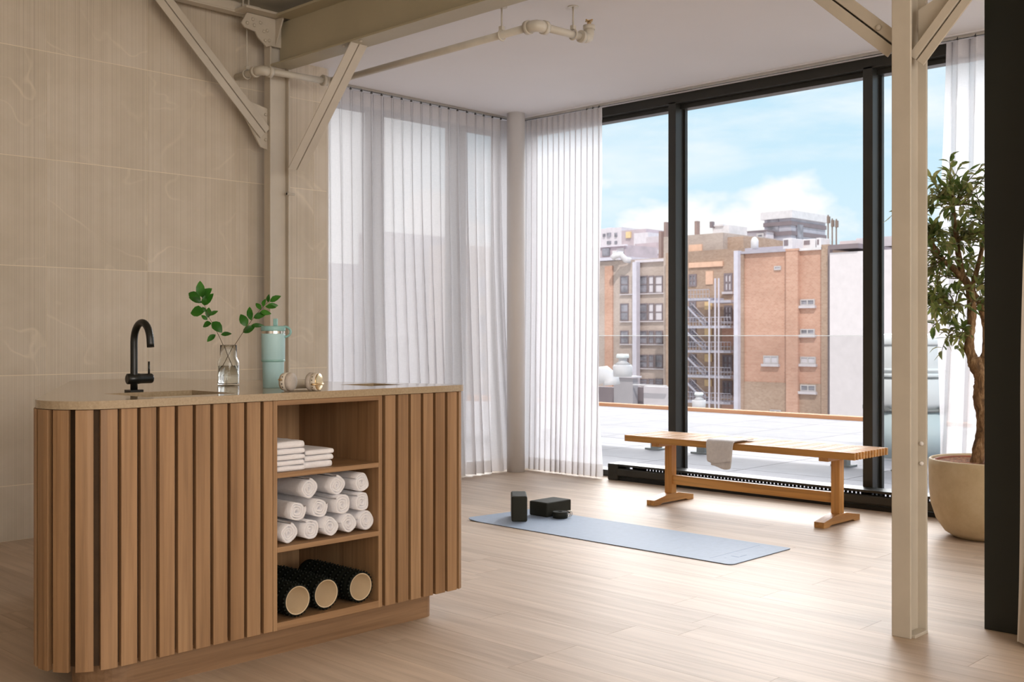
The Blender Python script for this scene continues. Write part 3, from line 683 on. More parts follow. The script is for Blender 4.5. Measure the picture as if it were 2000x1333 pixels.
def branch(label, stem, leaves, seed):
    r = random.Random(seed); th = thing('leafy_branch', label, 'branch')
    pts = [zz(*s_) for s_ in stem]; MB().tube(pts, [.0017-.0008*i/(len(pts)-1) for i in range(len(pts))], 6).build('stem', M['stem'], th)
    for b, t, w_ in leaves:
        dz1 = r.uniform(-.012, .012); bb, tt = zz(*b), zz(t[0], t[1], dz1)
        up = (-vdir+Vector((r.uniform(-.3, .3), r.uniform(-.3, .3), r.uniform(.0, .5))))
        leafmesh(MB(), bb, tt, (tt-bb).length*w_*1.35, up, r.uniform(.05, .2)).build('leaf', M['leaf'], th)
branch('leafy green cutting leaning left out of the glass vase', [(608, 1010, .02), (570, 930, .012), (520, 820, 0), (440, 640, 0), (390, 540, 0), (340, 450, 0), (300, 350, 0), (272, 260, 0), (250, 180, 0)],
       [((266, 250), (248, 92), .42), ((272, 262), (364, 165), .5), ((258, 275), (135, 208), .45), ((268, 305), (140, 250), .3), ((300, 330), (378, 212), .42), ((290, 330), (296, 235), .42), ((292, 390), (155, 402), .62), ((325, 450), (336, 348), .42),
        ((335, 428), (425, 382), .32), ((322, 470), (262, 425), .4), ((362, 505), (274, 535), .58), ((370, 490), (462, 592), .5), ((452, 612), (556, 603), .34), ((400, 612), (316, 680), .4), ((312, 395), (270, 345), .4)], 3)
branch('leafy green cutting leaning right out of the glass vase', [(428, 1015, .02), (465, 920, .012), (520, 820, 0), (600, 690, 0), (665, 590, 0), (760, 460, 0), (850, 350, 0), (915, 290, 0)],
       [((702, 535), (640, 413), .46), ((745, 475), (724, 340), .34), ((664, 592), (782, 532), .42), ((745, 522), (870, 526), .26), ((765, 452), (892, 408), .36), ((835, 388), (938, 412), .34), ((838, 375), (788, 305), .38), ((862, 345), (880, 265), .42),
        ((895, 330), (1006, 332), .34), ((908, 300), (914, 222), .36), ((925, 295), (1031, 238), .38), ((880, 340), (985, 352), .34), ((820, 400), (900, 420), .4)], 5)

bo = thing('water_bottle', 'aqua green insulated tumbler with a flip straw lid on the worktop', 'bottle', (2.335, 3.515, zt))
MB().lathe([(.037, .0), (.0385, .002), (.0405, .098), (.0425, .104), (.0435, .106), (.0445, .20), (.0445, .205)], 40, None, True, True).build('body', M['aqua'], bo)
MB().lathe([(.0412, .098), (.0445, .101), (.0445, .105), (.043, .108)], 40).build('grip_band', M['aquadark'], bo)
MB().lathe([(.0438, .205), (.0438, .215)], 40).build('steel_ring', M['silver'], bo)
MB().lathe([(.0448, .2152), (.0455, .218), (.0455, .231), (.044, .234)], 40, None, True, True).build('lid', M['aquadark'], bo)
MB().box(-.008, .008, -.006, .006, .234, .262, T(.006, -.006, 0, -.8)).build('straw', M['aquadark'], bo, bevel=.002)
dr = Vector((st, -ct, 0))
lp = [tuple(dr*(.040+.026*math.sin(a))+Vector((0, 0, .212+.020*math.cos(a)))) for a in [PI*k/12 for k in range(13)]]
MB().tube(lp, .0045, 8).build('carry_loop', M['aquadark'], bo)

hp = thing('headphones', 'ivory over-ear headphones with brass ear cups lying on the worktop', 'headphones', (2.265, 3.235, zt), TH-PI/2)
# local +x = picture right, +y away from the camera
for sg in (-1, 1):
    Mx = Matrix.Translation((sg*.0455, 0, .0335)) @ Matrix.Rotation(sg*PI/2, 4, 'Y') @ Matrix.Rotation(0, 4, 'X')
    Mx = Matrix.Translation((sg*.0455, 0, .0335)) @ Matrix.Rotation(-.30, 4, 'Z') @ Matrix.Rotation(sg*PI/2, 4, 'Y')
    MB().lathe([(.014, -.022), (.028, -.021), (.0325, -.015), (.033, -.006), (.031, -.001)], 28, Mx, True).build('ear_cushion', M['cushion'], hp)
    cu = MB().lathe([(.031, -.001), (.0325, .0), (.0325, .014), (.030, .019)], 28, Mx, False, True).build('ear_cup', M['ivory'], hp)
    MB().lathe([(.030, .0185), (.0305, .020), (.029, .022), (.012, .0215)], 28, Mx, False, True).build('brass_plate', M['brass'], hp)
    MB().tube([tuple(Mx @ Vector((-.0, -.033*math.cos(a), .008+.019*abs(math.sin(a))))) if False else tuple(Mx @ Vector((.008, -.0345*math.cos(a), .008+.022*math.sin(a)))) for a in [PI*k/10 for k in range(11)]], .0035, 8).build('yoke', M['brass'], hp)
    for k in range(4): 
        a = -.6+.4*k; MB().lathe([(.0022, 0), (.0018, .0015)], 8, Mx @ Matrix.Translation((-.0325*math.sin(a)*1.0, -.0325*math.cos(a), .008)) @ Matrix.Rotation(PI/2, 4, 'X'), False, True).build('port', M['blackmetal'], hp)
band = [(math.cos(a)*.062, .02+.115*math.sin(a), .020) for a in [PI*k/24 for k in range(25)]]
bm2 = MB(); vs = []
for (x_, y_, z_), a in zip(band, [PI*k/24 for k in range(25)]):
    nx, ny = math.cos(a), math.sin(a)
    for dn, dz in ((-.005, -.015), (.004, -.017), (.006, 0), (.004, .017), (-.005, .015)): vs.append((x_+nx*dn, y_+ny*dn, z_+dz))
bm2.add(vs, [(i*5+j, i*5+(j+1) % 5, (i+1)*5+(j+1) % 5, (i+1)*5+j) for i in range(24) for j in range(5)]+[(4, 3, 2, 1, 0), tuple(120+j for j in range(5))], True).build('headband', M['ivory'], hp)

# ---- towels and rollers in the niche
def roll_mesh(seed):
    r = random.Random(seed); mb = MB(); turns = 3.1; K = 64; ny = 9; L_ = .34; vs = []
    for j in range(ny+1):
        y = L_*j/ny
        for i in range(K+1):
            a = 2*PI*turns*i/K; t_ = i/K
            ro_ = .010+.0315*t_; th = .0072
            lump = .0022*mnoise.noise(Vector((math.cos(a)*2, math.sin(a)*2+seed, t_*3+j*.5)))
            endy = .006*mnoise.noise(Vector((a*.6, seed, 0)))*(1 if j in (0, ny) else 0)
            rr = ro_+lump; flat = 1-.10*math.cos(a*2)
            for q in (rr, rr-th): vs.append((math.cos(a)*q*flat, y+endy, math.sin(a)*q/flat*.97))
    W_ = 2*(K+1); fs = []
    for j in range(ny):
        for i in range(K):
            a = j*W_+2*i; b = a+W_
            fs.append((a, a+2, b+2, b)); fs.append((a+1, b+1, b+3, a+3))
        for i in (0, K): a = j*W_+2*i; fs.append((a, a+W_, a+W_+1, a+1))
    for j in (0, ny):
        for i in range(K): a = j*W_+2*i; fs.append((a, a+1, a+3, a+2))
    mb.add(vs, fs, True); o = mb.build('tmp', M['terry']); me = o.data; bpy.data.objects.remove(o); return me
rolls = [roll_mesh(s_) for s_ in (1, 4, 9)]
zs2 = .3875
rows = [('bottom row', [560, 601, 640, 678, 716], zs2+.0405, ['leftmost', 'second from the left', 'third from the left', 'fourth from the left', 'rightmost, against the side panel']),
        ('second row', [576, 622, 663, 702], zs2+.114, ['leftmost', 'second from the left', 'third from the left', 'rightmost']),
        ('top row', [603, 656, 701], zs2+.186, ['leftmost', 'middle one', 'rightmost'])]
k = 0
for rn, xs, z, nm in rows:
    for i, px in enumerate(xs):
        o = bpy.data.objects.new('rolled_towel', rolls[k % 3]); C.objects.link(o); k += 1
        xx = onY(px, YF+.03)[0]; xx = min(max(xx, IX0+.043), IX1-.043)
        o.location = (xx, YF+.012+rnd.uniform(0, .02), z); sc = rnd.uniform(.96, 1.0)
        o.rotation_euler = (0, rnd.uniform(-2.6, .4), 0); o.scale = (sc, 1, sc)
        tag(o, 'rolled white towel on the middle shelf, %s, %s' % (rn, nm[i]), 'towel', 'rolled towels on the middle shelf')
def folded(seed, w_, d_, h_):
    r = random.Random(seed); prof = []; n = 7; th = h_/2-.0006
    for i in range(n): prof.append((d_*(1-i/(n-1))*.98+.008, 0))
    for a in range(1, 8): q = PI*a/8; prof.append((.008-math.sin(q)*.009, h_/2-h_/2*math.cos(q)))
    for i in range(n): prof.append((.008+d_*i/(n-1)*.98, h_))
    inn = [(p[0], th) for p in prof[:n]]+[(.010, th+(2*.0006)*a/8) for a in range(1, 8)]+[(p[0], h_-th) for p in prof[-n:]]
    K = len(prof); nx = 10; vs = []
    for j in range(nx+1):
        x_ = w_*(j/nx-.5)
        e_ = 1-(abs(j/nx-.5)*2)**6*.10
        for i in range(K):
            q = mnoise.noise(Vector((x_*22, prof[i][0]*20+prof[i][1]*60, seed)))
            q2 = mnoise.noise(Vector((x_*60, prof[i][0]*50, seed+5)))
            dx = .004*mnoise.noise(Vector((prof[i][0]*30, j, seed+3))) if j in (0, nx) else 0
            dz = .0016*q+.0010*q2
            vs.append((x_+dx, prof[i][0]+.0025*q, max(.0002, h_/2+(prof[i][1]-h_/2)*e_+(dz if prof[i][1] > h_/2 else 0))))
            vs.append((x_+dx, inn[i][0], inn[i][1]))
    W_ = 2*K; fs = []
    for j in range(nx):
        for i in range(K-1): a = j*W_+2*i; b = a+W_; fs += [(a, b, b+2, a+2), (a+1, a+3, b+3, b+1)]
    for j in (0, nx):
        for i in range(K-1): a = j*W_+2*i; fs.append((a, a+2, a+3, a+1))
    return MB().add(vs, fs, True)
zs1 = .6437
z = zs1
for i, nm in enumerate(('bottom one', 'second from the bottom', 'middle one', 'second from the top', 'top one')):
    h_ = (.020, .0195, .0195, .0215, .026)[i]
    o = folded(i+2, .118, .20, h_-.0022).build('folded_towel', M['terry'], loc=(2.1995+rnd.uniform(-.002, .004), YF+.012+rnd.uniform(0, .008), z)); z += h_
    tag(o, 'folded white towel in the taller stack on the top shelf, %s' % nm, 'towel', 'folded towels in the taller stack')
z = zs1
for i, nm in enumerate(('bottom one', 'middle one', 'top one')):
    h_ = (.026, .022, .021)[i]
    o = folded(i+12, .122, .20, h_-.0022).build('folded_towel', M['terry'], loc=(2.327+rnd.uniform(-.003, .003), YF+.022+rnd.uniform(0, .008), z)); z += h_
    tag(o, 'folded white towel in the lower stack on the top shelf, %s' % nm, 'towel', 'folded towels in the lower stack')

def roller_parts(root):
    Ly = .33; Rr = Matrix.Rotation(-PI/2, 4, 'X')   # local z -> +y
    prof = []
    y = 0
    prof = [(.050, 0), (.0535, 0), (.0545, .003)]
    for k in range(8): a = .012+.040*k; prof += [(.0545, a), (.0515, a+.004), (.0515, a+.010), (.0545, a+.014)]
    prof += [(.0545, Ly-.002), (.050, Ly)]
    MB().lathe(prof, 44, Rr).build('foam_sleeve', M['rubber'], root)
    MB().lathe([(.0500, -.0005), (.0470, -.0005), (.0462, .001), (.0462, Ly-.05), (.001, Ly-.06)], 40, Rr, False, True).build('core_tube', M['core'], root)
    st_ = MB()
    for k in range(8):
        yy = .006+.040*k
        for j in range(26):
            a = 2*PI*(j+.5*(k % 2))/26; c_, s_ = math.cos(a), math.sin(a); r0, r1 = .0535, .0600; h_ = .0038
            e1 = Vector((c_, 0, s_)); e2 = Vector((-s_, 0, c_)); base = e1*r0+Vector((0, yy, 0)); tip = e1*r1+Vector((0, yy, 0))
            ey = Vector((0, 1, 0))
            st_.add([base+e2*h_+ey*h_, base-e2*h_+ey*h_, base-e2*h_-ey*h_, base+e2*h_-ey*h_, tip+e2*h_*.4+ey*h_*.4, tip-e2*h_*.4+ey*h_*.4, tip-e2*h_*.4-ey*h_*.4, tip+e2*h_*.4-ey*h_*.4],
                    [(0, 1, 5, 4), (1, 2, 6, 5), (2, 3, 7, 6), (3, 0, 4, 7), (4, 5, 6, 7)])
    o = st_.build('knobs', M['rubber'], root); o['kind'] = 'stuff'
def dup(root, label, loc):
    r = root.copy(); C.objects.link(r); r['label'] = label; r.location = loc
    for ch in list(root.children): c_ = ch.copy(); C.objects.link(c_); c_.parent = r
    return r
xs = [onY(p_, YF+.02)[0] for p_ in (577, 638, 704)]; zr = .1277+.0603
fr = thing('foam_roller', 'black knobbed foam roller with a cream core on the bottom shelf, left of three', 'foam roller', (xs[0]+.004, YF+.012, zr), group='foam rollers on the bottom shelf'); roller_parts(fr)
dup(fr, 'black knobbed foam roller with a cream core on the bottom shelf, middle of three', (xs[1], YF+.022, zr))
dup(fr, 'black knobbed foam roller with a cream core on the bottom shelf, right of three', (min(xs[2], IX1-.062), YF+.018, zr))

# ================================================================ MAT, BLOCKS, STRAP
ym = thing('yoga_mat', 'pale blue yoga mat unrolled on the wooden floor', 'mat')
mx0, mx1, my0, my1 = 4.545, 5.118, 2.915, 4.78
ol = rounded([(mx0, my0), (mx1, my0), (mx1, my1), (mx0, my1)], (.035, .02, .035, .035), 6)
def matsheet(z0, z1, name, mat, lift=True):
    nx, ny = 12, 30; b = bmesh.new(); 
    vs = [b.verts.new((x_, y_, z1)) for x_, y_ in ol]; f = b.faces.new(vs)
    bmesh.ops.triangulate(b, faces=[f]); 
    g_ = b.faces[:]; ex_ = bmesh.ops.extrude_face_region(b, geom=g_); bmesh.ops.translate(b, verts=[q for q in ex_['geom'] if isinstance(q, bmesh.types.BMVert)], vec=(0, 0, z0-z1))
    for cx in [my1-.12, my1-.09, my1-.06, my1-.03]: bmesh.ops.bisect_plane(b, geom=b.verts[:]+b.edges[:]+b.faces[:], plane_co=(0, cx, 0), plane_no=(0, 1, 0))
    for cx in [mx0+.15, mx0+.3]: bmesh.ops.bisect_plane(b, geom=b.verts[:]+b.edges[:]+b.faces[:], plane_co=(cx, 0, 0), plane_no=(1, 0, 0))
    for v in b.verts:
        k_ = max(0, v.co.y-(my1-.12))/.12; v.co.z += .012*k_*k_*max(0, 1-(v.co.x-mx0)/.45)
    bmesh.ops.recalc_face_normals(b, faces=b.faces[:]); me = bpy.data.meshes.new(name); b.to_mesh(me); b.free(); me.materials.append(mat)
    o = bpy.data.objects.new(name, me); C.objects.link(o); o.parent = ym; return o
matsheet(.0003, .0020, 'underside', M['matunder']); matsheet(.0020, .0045, 'top_layer', M['mat'])
MB().box(4.66, 4.665, 3.02, 3.03, .0045, .0048).box(4.72, 4.73, 2.985, 3.03, .0045, .0049).box(4.74, 4.80, 2.985, 2.992, .0045, .0049).box(4.60, 5.07, 3.075, 3.079, .0045, .0048).build('printed_mark', M['matmark'], ym)
zm = .0048
a_ = math.atan2(.71, .70)
c0 = Vector((4.708, 4.492, 0))+Vector((.70, .71, 0))*.113
o = MB().box(-.113, .113, -.047, .047, 0, .152).build('yoga_block', M['foam'], bevel=.010, seg=3, loc=(c0.x, c0.y, zm)); o.rotation_euler = (0, 0, a_)
tag(o, 'tall charcoal foam yoga block standing on edge on the blue mat', 'yoga block', 'yoga blocks on the mat')
o = MB().box(-.113, .113, -.075, .075, 0, .088).build('yoga_block', M['foam'], bevel=.008, seg=3, loc=(5.05, 4.553, zm))
tag(o, 'low charcoal foam yoga block lying flat behind the rolled strap', 'yoga block', 'yoga blocks on the mat')
ys2 = thing('yoga_strap', 'rolled black yoga strap with a metal ring on the blue mat', 'strap', (4.985, 4.415, zm))
sp = MB(); pts = [(math.cos(a)*(.016+.0315*a/(2*PI*6)), math.sin(a)*(.016+.0315*a/(2*PI*6))) for a in [2*PI*6*k/144 for k in range(145)]]
vs = []
for i, (x_, y_) in enumerate(pts):
    r_ = math.hypot(x_, y_)
    for dr_, z_ in ((0, 0), (0, .038), (-.0042, .038), (-.0042, 0)): vs.append((x_*(1+dr_/r_), y_*(1+dr_/r_), z_))
sp.add(vs, [(i*4+j, i*4+(j+1) % 4, (i+1)*4+(j+1) % 4, (i+1)*4+j) for i in range(144) for j in range(4)]+[(0, 1, 2, 3), (579, 578, 577, 576)], True).build('webbing', M['strap'], ys2)
for q in (0, .010):
    c_ = Vector((.038+q, -.034-q*.4, .024)); MB().tube([c_+Vector((st*math.cos(a)*.014, -ct*math.cos(a)*.014, math.sin(a)*.018)) for a in [2*PI*k/18 for k in range(19)]], .0024, 6, False).build('metal_ring', M['silver'], ys2)

# ================================================================ BENCH
be = thing('slatted_bench', 'long maple slatted bench with trestle legs in front of the window', 'bench')
bx0, bx1, by0, by1, bz = 5.79, 6.215, 2.90, 4.55, .45
ns = 12; sw = .0185; pitch = (bx1-bx0-sw)/(ns-1)
for i in range(ns):
    xa = bx0+pitch*i; MB().box(xa, xa+sw, by0, by1, bz-.042, bz).build('slat', M['bench'], be, bevel=.0015, seg=1)
fm = MB()
for i in range(ns-1):
    xa = bx0+pitch*i+sw; y = by0+.10
    while y < by1-.03: fm.box(xa, xa+pitch-sw, y, y+.052, bz-.040, bz-.0015); y += .118
o = fm.build('spacer_blocks', M['benchx'], be); o['kind'] = 'stuff'
for yc in (4.325, 3.115):
    MB().box(5.83, 6.175, yc-.03, yc+.03, bz-.068, bz-.0425).build('cross_rail', M['benchx'], be, bevel=.002)
    MB().box(5.975, 6.03, yc-.028, yc+.028, .055, bz-.0685).build('leg', M['benchv'], be, bevel=.002)
    zf = [(5.78, 0.0), (5.78, .034), (5.95, .062), (6.055, .062), (6.225, .034), (6.225, 0.0), (6.16, 0.0), (6.14, .010), (5.865, .010), (5.845, 0.0)]
    n_ = len(zf); MB().add([(a, yc-.032, b) for a, b in zf]+[(a, yc+.032, b) for a, b in zf], [tuple(range(n_)), tuple(range(n_, 2*n_))[::-1]]+[(i, n_+i, n_+(i+1) % n_, (i+1) % n_) for i in range(n_)]).build('foot', M['benchx'], be, bevel=.0015)
MB().box(5.988, 6.017, 3.143, 4.297, .122, .184).build('stretcher', M['bench'], be, bevel=.002)
# towel over the front edge
tw = MB(); path = [(6.02, .4545), (5.97, .462), (5.92, .4575), (5.86, .458), (5.80, .459), (5.783, .452), (5.778, .43), (5.776, .39), (5.775, .35), (5.772, .315), (5.770, .295)]
def tsheet(y0, y1, path, seed, tap=0.0, off=0, thick=.005):
    ny = 10; vs = []; m_ = len(path)
    for i, (x_, z_) in enumerate(path):
        t_ = i/(m_-1)
        for j in range(ny+1):
            s = j/ny; yy = y0+(y1-y0)*s; yy = (y0+y1)/2+(yy-(y0+y1)/2)*(1-tap*t_)
            q = mnoise.noise(Vector((s*2.6, t_*2.2, seed)))*.010*(.3+t_)
            zz_ = z_-off*.3+(.010*math.sin(s*5+seed)*(t_ > .8)+.02*(.5-s)*(t_ > .95)*0)
            vs.append((x_-abs(q)-off, yy+.02*(t_-.5)*0, zz_+(.003*mnoise.noise(Vector((s*4, t_*5, seed+2))) if t_ < .5 else 0)))
    W_ = ny+1; return MB().add(vs, [(i*W_+j, (i+1)*W_+j, (i+1)*W_+j+1, i*W_+j+1) for i in range(m_-1) for j in range(ny)], True)
tl = thing('hand_towel', 'small pale grey towel draped over the front edge of the bench', 'towel')
ya, yb = onX(1437, 5.78)[0], onX(1380, 5.78)[0]
for nm, sh in (('under_layer', tsheet(ya+.006, yb-.02, path, 3.3, .22)), ('top_layer', tsheet(ya, yb, [(x_-.004, z_+.008) for x_, z_ in path[2:9]]+[(5.764, .33)], 7.7, .15, .006))):
    o = sh.build(nm, M['handtowel'], tl); sm = o.modifiers.new('solid', 'SOLIDIFY'); sm.thickness = .005; ss = o.modifiers.new('sub', 'SUBSURF'); ss.levels = 1; ss.render_levels = 1

# ================================================================ POTTED TREE
PX, PY = 6.165, 2.31
pt_ = thing('potted_olive_tree', 'artificial-looking olive tree with a twisted trunk in a round beige pot by the window', 'tree', (PX, PY, 0))
pt_['label'] = 'leafy olive tree with a twisted trunk in a round beige pot by the window'
MB().lathe([(.10, .002), (.17, .003), (.215, .030), (.262, .10), (.288, .18), (.297, .27), (.300, .40), (.298, .428), (.291, .434), (.284, .428), (.283, .36)], 48, None, True).build('pot', M['pot'], pt_)
MB().lathe([(.2828, .36), (.276, .42), (.268, .424), (.262, .418), (.256, .36)], 48).build('liner', M['liner'], pt_)
so = MB(); vs = [(0, 0, .42)]; 
for i in range(1, 9):
    for j in range(32): a = 2*PI*j/32; r_ = .262*i/8; vs.append((r_*math.cos(a), r_*math.sin(a), .413+.012*mnoise.noise(Vector((r_*20*math.cos(a), r_*20*math.sin(a), 1)))))
fs = [(0, 1+j, 1+(j+1) % 32) for j in range(32)]+[(1+(i-1)*32+j, 1+i*32+j, 1+i*32+(j+1) % 32, 1+(i-1)*32+(j+1) % 32) for i in range(1, 8) for j in range(32)]
so.add(vs, fs, True).build('soil', M['soil'], pt_)
DP = PX*ct+PY*st
off = Vector((PX, PY, 0))
def tp_(px, py, dz=0): return P(px, py, DP+dz)-off
def spl(pts, k=6):
    out_ = []; n = len(pts)
    for i in range(n-1):
        p0, p1, p2, p3 = [Vector(pts[max(0, min(n-1, j))]) for j in (i-1, i, i+1, i+2)]
        for s_ in range(k):
            t_ = s_/k; out_.append(.5*((2*p1)+(p2-p0)*t_+(2*p0-5*p1+4*p2-p3)*t_**2+(3*p1-p0-3*p2+p3)*t_**3))
    return out_+[Vector(pts[-1])]
def limb(pix, r0, r1, name='trunk', bmp=.25):
    pts = spl([tp_(*p) for p in pix], 6); n = len(pts)
    MB().tube(pts, [r0+(r1-r0)*i/(n-1) for i in range(n)], 12, bump=bmp).build(name, M['bark'], pt_); return pts
L1 = limb([(1906, 925), (1908, 900), (1916, 860), (1921, 820), (1914, 775), (1917, 742), (1906, 715), (1902, 700)], .033, .038)
limb([(1904, 712), (1893, 680), (1896, 640), (1898, 600), (1893, 562), (1880, 541)], .028, .020, 'branch')
limb([(1880, 545), (1862, 525), (1842, 508), (1816, 469), (1795, 430, .1)], .018, .010, 'branch')
limb([(1880, 545), (1874, 510), (1870, 480), (1865, 440), (1861, 402)], .019, .010, 'branch')
limb([(1908, 722), (1924, 690, .02), (1925, 640, .03), (1912, 590, .02), (1900, 562, .02), (1915, 500, .03), (1925, 440, .02), (1930, 380)], .022, .008, 'branch')
limb([(1910, 730), (1932, 690), (1950, 620), (1975, 540), (1990, 450)], .024, .009, 'branch')
# crown
R2 = random.Random(21); leaves_near = []; leaves_mb = {}
cen = [tp_(1816, 469), tp_(1842, 508), tp_(1861, 402), tp_(1868, 470), tp_(1885, 545), tp_(1898, 600), tp_(1925, 440, .02), tp_(1912, 560), tp_(1895, 650), tp_(1975, 540), tp_(1990, 450), tp_(1795, 430, .1), tp_(1865, 600)]
tw_mb = MB(); allleaf = []
def twig(a, b, nl, seed):
    r = random.Random(seed); a, b = Vector(a), Vector(b); mid = (a+b)/2+Vector((r.uniform(-.04, .04), r.uniform(-.04, .04), r.uniform(-.01, .05))); pts = spl([a, mid, b], 5)
    tw_mb.tube(pts, [.0045-.0030*i/(len(pts)-1) for i in range(len(pts))], 5)
    n = len(pts)
    for k in range(nl):
        t_ = .25+.75*(k+.5)/nl; i = min(n-2, int(t_*(n-1))); p = pts[i].lerp(pts[i+1], t_*(n-1)-i); ax = (pts[i+1]-pts[i]).normalized()
        sd = Vector((r.gauss(0, 1), r.gauss(0, 1), r.gauss(0, 1))); sd = (sd-ax*sd.dot(ax)).normalized()
        d = (ax*r.uniform(.45, .95)+sd*.8).normalized(); ln = r.uniform(.052, .088); up = Vector((r.uniform(-.7, .7), r.uniform(-.7, .7), 1))
        allleaf.append((p, p+d*ln, r.uniform(.017, .026), up, r.uniform(-.1, .35), r.random()))
sd_ = 0
for k in range(185):
    sd_ += 1
    for _ in range(30):
        pxx = R2.uniform(1762, 2050); pyy = R2.uniform(318, 690); dz = R2.uniform(-.33, .22)
        u_ = (pxx-1905)/150; v_ = (pyy-500)/188
        if u_*u_+v_*v_+(dz/.4)**2 < 1 and not (pyy > 640 and pxx > 1925) and not (pxx > 1890 and pyy > 610): break
    tgt = tp_(pxx, pyy, dz)
    a = min(cen, key=lambda c_: (c_-tgt).length+.35*max(0, c_.z-tgt.z)); 
    if (a-tgt).length < .06: tgt = tgt+Vector((0, 0, .08))
    if (off+tgt).x > 6.56: tgt.x = 6.55-off.x
    twig(a, tgt, 11, sd_)
for (px, py, dz) in ((1742, 420, -.05), (1855, 312, 0), (1818, 345, 0), (1920, 322, 0), (1838, 690, -.05), (1870, 684, 0), (1820, 640, 0), (1885, 650, -.1), (1850, 660, -.1), (1816, 600, 0), (1926, 345, 0), (1900, 370, -.1), (1835, 375, -.1), (1828, 560, -.1)):
    sd_ += 1; t_ = tp_(px, py, dz); twig(min(cen, key=lambda c_: (c_-t_).length), t_, 12, sd_)
tw_mb.build('twigs', M['twig'], pt_)['kind'] = 'stuff'
def vis_score(l):
    q = proj((l[0]+l[1])/2+off); return (0 if 1812 < q[0] < 1928 else 1, q[2])
allleaf = [l for l in allleaf if max(l[0].x, l[1].x)+PX < 6.585]
allleaf.sort(key=vis_score)
stf = {0: MB(), 1: MB()}
for i, l in enumerate(allleaf):
    kk = 1 if l[5] > .6 else 0; mt = ('olive', 'olive2')[kk]
    if i < 290: leafmesh(MB(), l[0], l[1], l[2], l[3], l[4]).build('leaf', M[mt], pt_)
    else: leafmesh(stf[kk], l[0], l[1], l[2], l[3], l[4])
for kk in (0, 1): stf[kk].build('leaves', M[('olive', 'olive2')[kk]], pt_)['kind'] = 'stuff'

# ================================================================ TERRACE
te = struct('terrace_floor', MB().box(6.98, 13.55, -8, 14, -.6, -.045).box(-4, 6.98, 6.75, 14, -.6, -.045), M['greywall'])
sz = .915
ix = 0
for i in range(-12, 8):
    for j in range(-10, 9):
        xa, ya = 6.99+i*sz, 6.78+j*sz
        if xa < 6.9 and ya < 6.7: continue
        if xa+sz > 13.6 or ya+sz > 14: continue
        q = [proj((a, b, 0)) for a in (xa, xa+sz) for b in (ya, ya+sz)]
        if not any(560 < s_[0] < 2100 for s_ in q): continue
        MB().box(xa+.004, xa+sz-.004, ya+.004, ya+sz-.004, -.045, -.004).build('paver', M['paver'], te)
o = MB().box(13.42, 13.58, -8, 14.1, -.1, .045).build('roof_edge_board', M['edgewood']); tag(o, 'long orange timber edge board along the far side of the terrace', 'edge board')
# glass balustrade
gb = thing('glass_balustrade', 'frameless clear glass balustrade standing on the terrace pavers', 'balustrade')
XB = 8.68; yy = 10.12; pn = 0
while yy > -1:
    y1 = yy-1.98; p = MB().box(XB, XB+.016, y1+.006, yy-.006, .075, 1.112).build('glass_panel', M['railglass'], gb)
    MB().box(XB-.001, XB+.017, y1+.006, yy-.006, 1.112, 1.1175).build('polished_edge', M['glassedge'], p)
    for c_ in (yy-.27, y1+.27):
        k_ = MB().box(XB-.03, XB+.046, c_-.045, c_+.045, -.002, .115).build('clamp', M['clamp'], gb, bevel=.004); MB().box(XB-.06, XB+.076, c_-.09, c_+.09, -.003, .012).build('foot_plate', M['clamp'], k_)
    yy = y1
YB = 10.13; xx = 8.68
while xx > 1:
    x1 = xx-1.95; p = MB().box(x1+.006, xx-.006, YB, YB+.016, .075, 1.112).build('glass_panel', M['railglass'], gb)
    MB().box(x1+.006, xx-.006, YB-.001, YB+.017, 1.112, 1.1175).build('polished_edge', M['glassedge'], p); xx = x1
# ventilation drum seen between the right column and the window
c_ = P(1768, 655, 10.2)
vd = thing('ventilation_drum', 'white cylindrical ventilation drum standing on the terrace behind the right-hand column', 'vent', (c_.x, c_.y, 0))
MB().lathe([(.36, -.003), (.36, .42)], 40, None, True, True).build('base', M['tankblue'], vd)
MB().lathe([(.375, .42), (.375, .445)], 40, None, True, True).build('flange', M['clamp'], vd)
MB().lathe([(.355, .445), (.37, .50), (.37, .70), (.30, .735)], 40, None, True, True).build('lower_drum', M['tank'], vd)
MB().lathe([(.345, .735), (.36, .74), (.36, .765), (.345, .77), (.345, .785), (.36, .79), (.36, .81), (.34, .815)], 40, None, True, True).build('rib', M['glassedge'], vd)
MB().lathe([(.335, .815), (.335, 1.03)], 40, None, False, True).build('upper_drum', M['tank'], vd)
MB().lathe([(.345, 1.03), (.35, 1.04), (.33, 1.09), (.22, 1.13), (.01, 1.14)], 40, None, True, True).build('cap', M['tank'], vd)
for k_ in range(14): a = 2*PI*k_/14; MB().box(.372, .385, -.02, .02, .43, .46, Matrix.Rotation(a, 4, 'Z')).build('bolt_lug', M['clamp'], vd)

